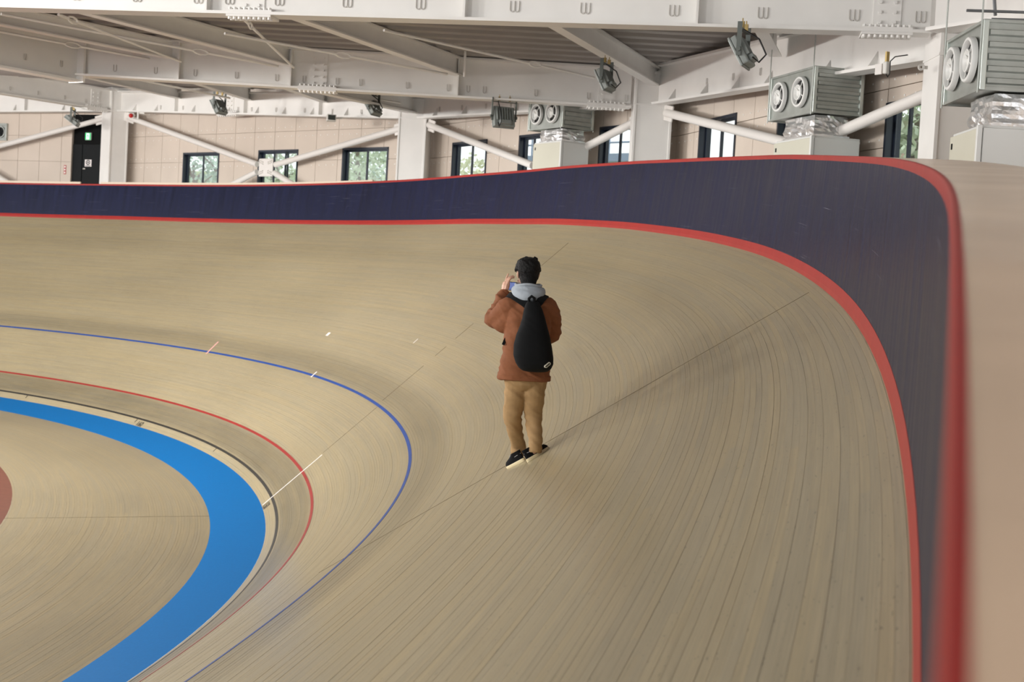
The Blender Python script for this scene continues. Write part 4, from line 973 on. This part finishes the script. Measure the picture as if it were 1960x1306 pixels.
for sx in (-1, 1):
    body.append(limb([HC + rdir * (0.012 * sx) + fdir * 0.090 - Z * 0.064, HC + rdir * (0.022 * sx) + fdir * 0.082 - Z * 0.064], [0.010, 0.006], 8))   # lips
    e = HC + rdir * (0.078 * sx) - fdir * 0.002 - Z * 0.012
    body.append(limb([e + Z * 0.030 - fdir * 0.012, e + Z * 0.018 - fdir * 0.020 + rdir * 0.010 * sx, e - Z * 0.012 - fdir * 0.012 + rdir * 0.008 * sx, e - Z * 0.030], [0.006, 0.010, 0.009, 0.007], 8))
ls = W(-0.185, 0.0, 1.325); le = W(-0.312, 0.13, 1.195); rs = W(0.115, 0.0, 1.325); re = W(0.155, 0.15, 1.09)
body += [limb([ls, le], [0.05, 0.042], 12), limb([le, lw], [0.042, 0.028], 12), limb([rs, re], [0.05, 0.042], 12), limb([re, rw], [0.042, 0.028], 12)]
body += hand_parts(lw, Vector((0.75, 0.35, 0)), Vector((0.20, 0.22, 1.0)), Vector((0.5, -0.5, 0.4)), 1, 0.45)
body += hand_parts(rw, Vector((-0.6, 0.4, 0.1)), Vector((-0.25, 0.35, 0.8)), Vector((-0.5, -0.5, 0.4)), -1, 0.5)
# legs
def foot_frame(heel, toe):
    f = fr(11.8); a = surf(heel[1], heel[0]); b_ = surf(toe[1], toe[0]); d = (b_ - a).normalized(); nb_ = (f[1] * -math.sin(f[3]) + Z * math.cos(f[3])).normalized(); d = (d - nb_ * d.dot(nb_)).normalized(); return a, d, nb_, d.cross(nb_).normalized()
def bank_at(u, v, w=4.4, s_=11.8):
    def pr(w, s_):
        q = surf(s_, w) - CAM; z_ = q.dot(FW); return np.array([CX + FPX * q.dot(RT) / z_, CY - FPX * q.dot(UP) / z_])
    for _ in range(12):
        e = np.array([u, v]) - pr(w, s_); J = np.stack([(pr(w + 1e-3, s_) - pr(w, s_)) / 1e-3, (pr(w, s_ + 1e-2) - pr(w, s_)) / 1e-2], 1); d_ = np.linalg.solve(J, e); w += float(np.clip(d_[0], -.3, .3)); s_ += float(np.clip(d_[1], -.5, .5))
    return w, s_
h0_ = bank_at(1004, 883); h1_ = bank_at(1012, 885)
FL = foot_frame(h0_, (h0_[0] - 0.195, h0_[1] + 0.18)); FR = foot_frame(h1_, (h1_[0] + 0.17, h1_[1] + 0.20)); print('FEET', h0_, h1_)
kx, kh = loc(983, 800); hx, hh_ = loc(986, 735); k2x, k2h = loc(1018, 790); h2x, h2h = loc(1023, 740)
aL = FL[0] + FL[1] * 0.115 + Z * 0.13; aR = FR[0] + FR[1] * 0.07 + Z * 0.12
kL = W(kx - 0.006, 0.05, kh); kR = W(k2x + 0.010, 0.03, k2h); tL = W(hx + 0.005, 0.01, hh_); tR = W(h2x, 0.0, h2h); pL_ = W(-0.115, 0, 0.85); pR_ = W(0.05, 0, 0.85)
body += [limb([FL[0] + FL[1] * 0.09 + FL[2] * 0.04, aL, kL, tL, pL_], [0.022, 0.027, 0.045, 0.06, 0.07]), limb([FR[0] + FR[1] * 0.06 + FR[2] * 0.03, aR, kR, tR, pR_], [0.022, 0.026, 0.045, 0.06, 0.07])]
body += [limb([FL[0] + FL[1] * 0.04 + FL[2] * 0.032, FL[0] + FL[1] * 0.19 + FL[2] * 0.028], [0.02, 0.016]), limb([FR[0] + FR[1] * 0.04 + FR[2] * 0.032, FR[0] + FR[1] * 0.19 + FR[2] * 0.028], [0.02, 0.016]), limb([pL_, W(-0.03, 0, 0.86), pR_], [0.08, 0.10, 0.08])]
person = fuse(body, 'person', M_skin, None, 0.0042, 1)
tag(person, 'person from behind in rust jacket and tan trousers, holding up a phone', 'person')
# face details
for sx in (-1, 1):
    e = HC + rdir * (0.031 * sx) + fdir * 0.090 + Z * 0.004; mb = MB(); mb.rings([ring_pts(e + fdir * q, r_, r_ * 0.6, 10, 1, fdir, rdir) for q, r_ in ((0, 0.013), (0.004, 0.010), (0.006, 0.003))]); mb.build('eye', M_void, person, smooth=True)
    MB().tube([HC + rdir * (0.014 * sx) + fdir * 0.098 + Z * 0.024, HC + rdir * (0.048 * sx) + fdir * 0.082 + Z * 0.026], 0.004, 6).build('eyebrow', M_hair, person)
mb = MB()      # dark spectacle arms
for sx in (-1, 1): mb.tube([HC + rdir * (0.082 * sx) + Z * 0.012 - fdir * 0.005, HC + rdir * (0.074 * sx) + Z * 0.008 + fdir * 0.085], 0.004, 6)
mb.tube([HC + rdir * -0.074 + fdir * 0.088 + Z * 0.006, HC + fdir * 0.118 + Z * 0.004, HC + rdir * 0.074 + fdir * 0.088 + Z * 0.006], 0.004, 6); mb.build('glasses', M_void, person)
# hair
hp = []; rows = []
for h_, rx, ry, cy in ((-0.105, 0.050, 0.040, -0.045), (-0.085, 0.062, 0.058, -0.042), (-0.05, 0.071, 0.070, -0.036), (-0.01, 0.084, 0.088, -0.026), (0.03, 0.099, 0.110, -0.012), (0.07, 0.099, 0.112, -0.006), (0.10, 0.084, 0.096, -0.004), (0.122, 0.056, 0.068, -0.004), (0.134, 0.020, 0.028, -0.004)):
    rows.append(ring_pts(HC + fdir * cy + Z * h_, rx, ry, 28, 1, None, rdir))
hp.append(MB().rings(rows)); random.seed(11)
for i in range(40):       # tufts
    a = random.uniform(0, 2 * math.pi); z_ = random.uniform(0.035, 0.105); rad = 0.092 * math.sqrt(max(0.05, 1 - (z_ / 0.14) ** 2)); b0 = HC + Vector((math.cos(a) * rad, math.sin(a) * rad * 1.1, z_))
    d = Vector((math.cos(a + 0.6), math.sin(a + 0.6), -1.2)).normalized(); hp.append(MB().tube([b0 - d * 0.01, b0 + d * 0.02 + Vector((math.cos(a), math.sin(a), 0)) * 0.004, b0 + d * 0.045 - Vector((math.cos(a), math.sin(a), 0)) * 0.004], [0.014, 0.012, 0.004], 8))
for x_, y_ in ((-0.02, 0.0), (0.045, -0.02), (0.0, 0.03)): hp.append(MB().tube([HC + Vector((x_, y_, 0.105)), HC + Vector((x_ * 1.2, y_, 0.128)), HC + Vector((x_ * 1.6, y_ - 0.01, 0.122))], [0.024, 0.018, 0.006], 8))
fuse(hp, 'hair', M_hair, person, 0.006, 1, 0.006, 42.0, seed=2.0)
# jacket: torso and both sleeves
rows = []
for h_, cx, rx, ry, cy in ((0.715, -0.040, 0.212, 0.150, 0.0), (0.74, -0.040, 0.214, 0.152, 0.0), (0.80, -0.038, 0.208, 0.150, 0.0), (0.95, -0.036, 0.192, 0.142, 0.0), (1.08, -0.034, 0.184, 0.140, -0.005), (1.20, -0.034, 0.186, 0.135, -0.01), (1.29, -0.036, 0.180, 0.120, -0.01), (1.35, -0.038, 0.150, 0.098, -0.005), (1.385, -0.042, 0.100, 0.082, 0.0), (1.42, -0.046, 0.072, 0.072, 0.005)):
    rows.append(ring_pts(W(cx, cy, h_), rx, ry, 32, 0.9))
jp = [MB().rings(rows)]
jp.append(limb([W(-0.12, 0, 1.315), ls + Vector((0, 0, -0.02)), (ls + le) / 2 + Vector((0.01, 0, -0.02)), le + Vector((0.0, 0, -0.01)), (le + lw) / 2 + Vector((0, 0, 0.0)), lw + Vector((0.004, 0, -0.022))], [0.09, 0.092, 0.095, 0.080, 0.064, 0.043]))
jp.append(limb([W(-0.17, 0.0, 1.26), W(-0.22, 0.04, 1.17), W(-0.285, 0.09, 1.165)], [0.09, 0.085, 0.070]))
jp.append(limb([W(0.05, 0, 1.315), rs + Vector((0.01, 0, -0.015)), (rs + re) / 2 + Vector((0.012, 0, 0)), re, (re + rw) / 2, rw + Vector((0.02, -0.02, -0.02))], [0.09, 0.086, 0.082, 0.074, 0.062, 0.045]))
jacket = fuse(jp, 'jacket', M_jkt, person, 0.0085, 3, 0.016, 12.0, seed=3.0)
mb = MB(); mb.rings([ring_pts(W(-0.040, 0, h_), rx, ry, 36, 0.9) for h_, rx, ry in ((0.712, 0.214, 0.152), (0.716, 0.219, 0.157), (0.752, 0.219, 0.157), (0.757, 0.212, 0.150))], False); mb.build('hem_band', M_jkt, jacket, smooth=True)
cu = (lw - (le + lw) / 2).normalized(); MB().rings([ring_pts(lw + Vector((0.003, 0, -0.020)) + cu * q, r_, r_, 18, 1, cu) for q, r_ in ((-0.03, 0.046), (-0.02, 0.050), (0.012, 0.049), (0.014, 0.040))], False).build('cuff', M_jkt, jacket, smooth=True)
# hood of the grey sweatshirt folded over the jacket collar
hx_, hh2 = loc(1012, 552); hpz = []
rows = [ring_pts(W(-0.048, -0.015, h_), rx, ry, 28) for h_, rx, ry in ((1.385, 0.085, 0.085), (1.405, 0.108, 0.108), (1.435, 0.117, 0.118), (1.465, 0.114, 0.112), (1.488, 0.100, 0.098), (1.496, 0.084, 0.082))]
hpz.append(MB().rings(rows)); hpz.append(limb([W(-0.15, 0.01, 1.45), W(-0.12, -0.08, 1.415), W(-0.045, -0.125, 1.40), W(0.035, -0.08, 1.42), W(0.062, 0.01, 1.45)], [0.035, 0.045, 0.052, 0.045, 0.035]))
fuse(hpz, 'hood', M_hood, person, 0.008, 3, 0.005, 16.0, seed=9.0)
MB().tube([W(-0.048 + 0.104 * math.cos(a), -0.012 + 0.106 * math.sin(a), 1.490 + 0.006 * math.sin(a * 3)) for a in [2 * math.pi * k / 28 for k in range(29)]], 0.011, 8).build('hood_rim', M_hood, person, smooth=True)
# trousers
tp = [limb([aL + Vector((0, 0, -0.045)), aL + Vector((0, 0.004, 0.03)), (aL + kL) / 2, kL, tL, W(-0.11, 0, 0.82)], [0.061, 0.059, 0.061, 0.068, 0.094, 0.110]), limb([aR + Vector((-0.002, 0, -0.062)), aR + Vector((0, 0.004, 0.03)), (aR + kR) / 2, kR, tR, W(0.045, 0, 0.82)], [0.057, 0.056, 0.059, 0.066, 0.094, 0.110])]
rows = [ring_pts(W(-0.033, 0.0, h_), rx, ry, 28, 0.9) for h_, rx, ry in ((0.64, 0.10, 0.08), (0.68, 0.160, 0.115), (0.74, 0.180, 0.130), (0.82, 0.180, 0.130), (0.90, 0.165, 0.12))]
tp.append(MB().rings(rows)); fuse(tp, 'trousers', M_trs, person, 0.0085, 2, 0.015, 11.0, seed=21.0)
# shoes
def shoe(F, lab):
    a, d, n_, x = F; r = MB(); L = 0.275; org = a - d * 0.010
    def outline(k, sc=1.0, lift=0.0, back=0.0):
        out = []
        for j in range(28):
            th = 2 * math.pi * j / 28; yy = (math.cos(th) + 1) / 2; wd = 0.034 + 0.016 * math.sin(min(1, yy * 1.25) * math.pi * 0.62); q = org + d * (L * (0.5 + 0.5 * math.cos(th)) * 1.0) + x * (math.copysign(abs(math.sin(th)) ** 0.75, math.sin(th)) * wd * sc) + n_ * lift; out.append(q)
        return out
    s_ = MB().rings([outline(0, 0.98, 0.001), outline(0, 1.04, 0.006), outline(0, 1.04, 0.026), outline(0, 0.97, 0.030)]).build('shoe', M_sole, person, smooth=True)
    rows = []
    for lift, sc, f0, f1 in ((0.028, 0.97, 0.0, 1.0), (0.045, 0.96, 0.0, 0.985), (0.062, 0.90, 0.0, 0.90), (0.076, 0.82, 0.0, 0.70), (0.090, 0.78, 0.0, 0.50), (0.105, 0.76, 0.0, 0.42)):
        row = []
        for j in range(28):
            th = 2 * math.pi * j / 28; c = (0.5 + 0.5 * math.cos(th)); yy = c; wd = 0.034 + 0.016 * math.sin(min(1, yy * 1.25) * math.pi * 0.62)
            row.append(org + d * (0.006 + L * 0.97 * (f0 + (f1 - f0) * c)) + x * (math.copysign(abs(math.sin(th)) ** 0.8, math.sin(th)) * wd * sc) + n_ * lift)
        rows.append(row)
    MB().rings(rows).build('upper', M_blkc, s_, smooth=True, angle=60)
    mb = MB()
    for i in range(4):
        c = org + d * (L * (0.50 + 0.075 * i)) + n_ * (0.098 - 0.0125 * i); mb.tube([c - x * 0.026 - n_ * 0.008, c + n_ * 0.003, c + x * 0.026 - n_ * 0.008], 0.0035, 6)
    mb.build('laces', M_lace, s_)
    mb = MB(); mb.tube([org + d * 0.05 + x * (0.042 * k) + n_ * 0.07 for k in (-1,)] + [org - d * -0.004 + n_ * 0.075] + [org + d * 0.05 + x * 0.042 + n_ * 0.07], 0.0018, 5); mb.build('stitching', M_lace, s_)
shoe(FL, ''); shoe(FR, '')
# backpack
r = thing('backpack', 'black teardrop backpack with cream oval patch on the person\'s back', 'backpack')
rows = []
for v, u0, u1, dep in ((575, 1008, 1031, 0.045), (581, 1005, 1034, 0.06), (590, 1002, 1038, 0.075), (606, 999, 1043, 0.088), (622, 994, 1047, 0.100), (640, 987, 1052, 0.112), (658, 982.5, 1056, 0.12), (676, 982, 1058, 0.125), (690, 986, 1058, 0.122), (699, 992, 1054, 0.112), (704.5, 999, 1047, 0.09), (706.5, 1010, 1036, 0.06)):
    x0, h_ = loc(u0, v); x1, _ = loc(u1, v); rows.append(ring_pts(W((x0 + x1) / 2, -0.155 - dep * 0.82, h_), (x1 - x0) / 2 * 0.985, dep, 32, 0.85))
pk = fuse([MB().rings(rows[::-1])], 'pack_body', M_blkc, r, 0.008, 2, 0.003, 10.0, seed=5.0)
def bk(u, v, y): x, h_ = loc(u, v); return W(x, y, h_)
def strap(pts, wdt, name):
    P = [Vector(p) for p in pts]; rows = []
    for i, p in enumerate(P):
        d = (P[min(i + 1, len(P) - 1)] - P[max(i - 1, 0)]).normalized(); s_ = d.cross(Vector((0, -1, 0.35)).normalized()).normalized(); nn = d.cross(s_); rows.append([p + s_ * wdt / 2 + nn * 0.006, p - s_ * wdt / 2 + nn * 0.006, p - s_ * wdt / 2 - nn * 0.006, p + s_ * wdt / 2 - nn * 0.006])
    return MB().rings(rows).build(name, M_blkc, r, smooth=True)
strap([bk(1014, 586, -0.20), bk(1003, 578, -0.165), bk(990, 570, -0.125), bk(979, 564, -0.06), bk(972, 566, 0.03)], 0.062, 'shoulder_strap')
strap([bk(1024, 584, -0.20), bk(1032, 575, -0.165), bk(1038, 567, -0.125), bk(1043, 562, -0.06), bk(1044, 564, 0.03)], 0.058, 'shoulder_strap')
MB().tube([bk(1012, 578, -0.215), bk(1012, 569, -0.22), bk(1017, 564.5, -0.22), bk(1022, 568, -0.22), bk(1022, 578, -0.215)], 0.012, 8).build('grab_loop', M_blkc, r, smooth=True)
strap([bk(974, 636, -0.03), bk(969, 646, -0.06), bk(963, 660, -0.09)], 0.022, 'loose_strap')
fy = -0.155 - 0.125 * 1.80
pp_ = [bk(1042.5, 693.5, fy + 0.035), bk(1050, 687, fy + 0.055)]
d = (pp_[1] - pp_[0]).normalized(); nrm = Vector((0.25, -1, 0)).normalized(); up_ = nrm.cross(d).normalized() * -1; c = (pp_[0] + pp_[1]) / 2 - Vector((0, 0.030, 0))
def oval(hw_, hh, off): return [c + nrm * off + d * (math.copysign(hw_ - hh, math.cos(a)) + hh * math.cos(a)) + up_ * hh * math.sin(a) for a in [2 * math.pi * (k + 0.5) / 20 for k in range(20)]]
M_patch = mat('cream patch', (222, 216, 196), 0.6)
MB().rings([oval(0.031, 0.0115, -0.05), oval(0.031, 0.0115, 0.006)]).build('patch', M_patch, r); MB().rings([oval(0.025, 0.0062, 0.004), oval(0.025, 0.0062, 0.008)]).build('patch_centre', mat('dark patch centre', (70, 70, 60), 0.6), r)
mb = MB(); mb.tube([bk(1008.5, 632, fy + 0.075), bk(1008, 650, fy + 0.035), bk(1008, 690, fy + 0.03)], 0.004, 6); mb.tube([bk(1009, 630, fy + 0.07), bk(1011, 634, fy + 0.06)], 0.008, 6); mb.build('zip', mat('dark zip', (60, 62, 66), 0.4, 0.4), r)
mb = MB(); mb.tube([bk(1022, 625, fy + 0.085), bk(1021, 632, fy + 0.07), bk(1026, 640, fy + 0.05), bk(1028, 632, fy + 0.068), bk(1023, 625, fy + 0.085)], 0.0035, 6); mb.build('cord_loop', mat('dark grey cord', (58, 60, 62), 0.6), r)
settle(r, bk(1020, 706, -0.25))
# phone
r = thing('smartphone', 'black smartphone held sideways in the person\'s hands', 'phone'); px_ = Vector((0.985, 0.10, -0.04)).normalized(); pn = Vector((0.10, -1, 0.10)); pn = (pn - px_ * pn.dot(px_)).normalized(); pu = px_.cross(pn) * -1
if pu.z < 0: pu = -pu
MB().box(PH, (0.155, 0.010, 0.075), (px_, pn, pu)).build('body', M_blkc, r, bevel=0.004)
def screen_mat():
    m = mat('phone screen', (60, 70, 100), 0.2); nt = m.node_tree; b = nt.nodes['Principled BSDF']; tc = nt.nodes.new('ShaderNodeTexCoord'); n = nt.nodes.new('ShaderNodeTexNoise'); n.inputs['Scale'].default_value = 22
    nt.links.new(tc.outputs['Object'], n.inputs['Vector']); cr_ = nt.nodes.new('ShaderNodeValToRGB'); cr_.color_ramp.elements[0].color = lin((50, 30, 40)); cr_.color_ramp.elements[0].position = 0.40; cr_.color_ramp.elements[1].color = lin((110, 130, 190)); cr_.color_ramp.elements[1].position = 0.52
    nt.links.new(n.outputs[0], cr_.inputs[0]); nt.links.new(cr_.outputs[0], b.inputs['Emission Color']); b.inputs['Emission Strength'].default_value = 0.7; return m
MB().box(PH + pn * 0.0055, (0.143, 0.002, 0.066), (px_, pn, pu)).build('screen', screen_mat(), r); settle(r, PH)
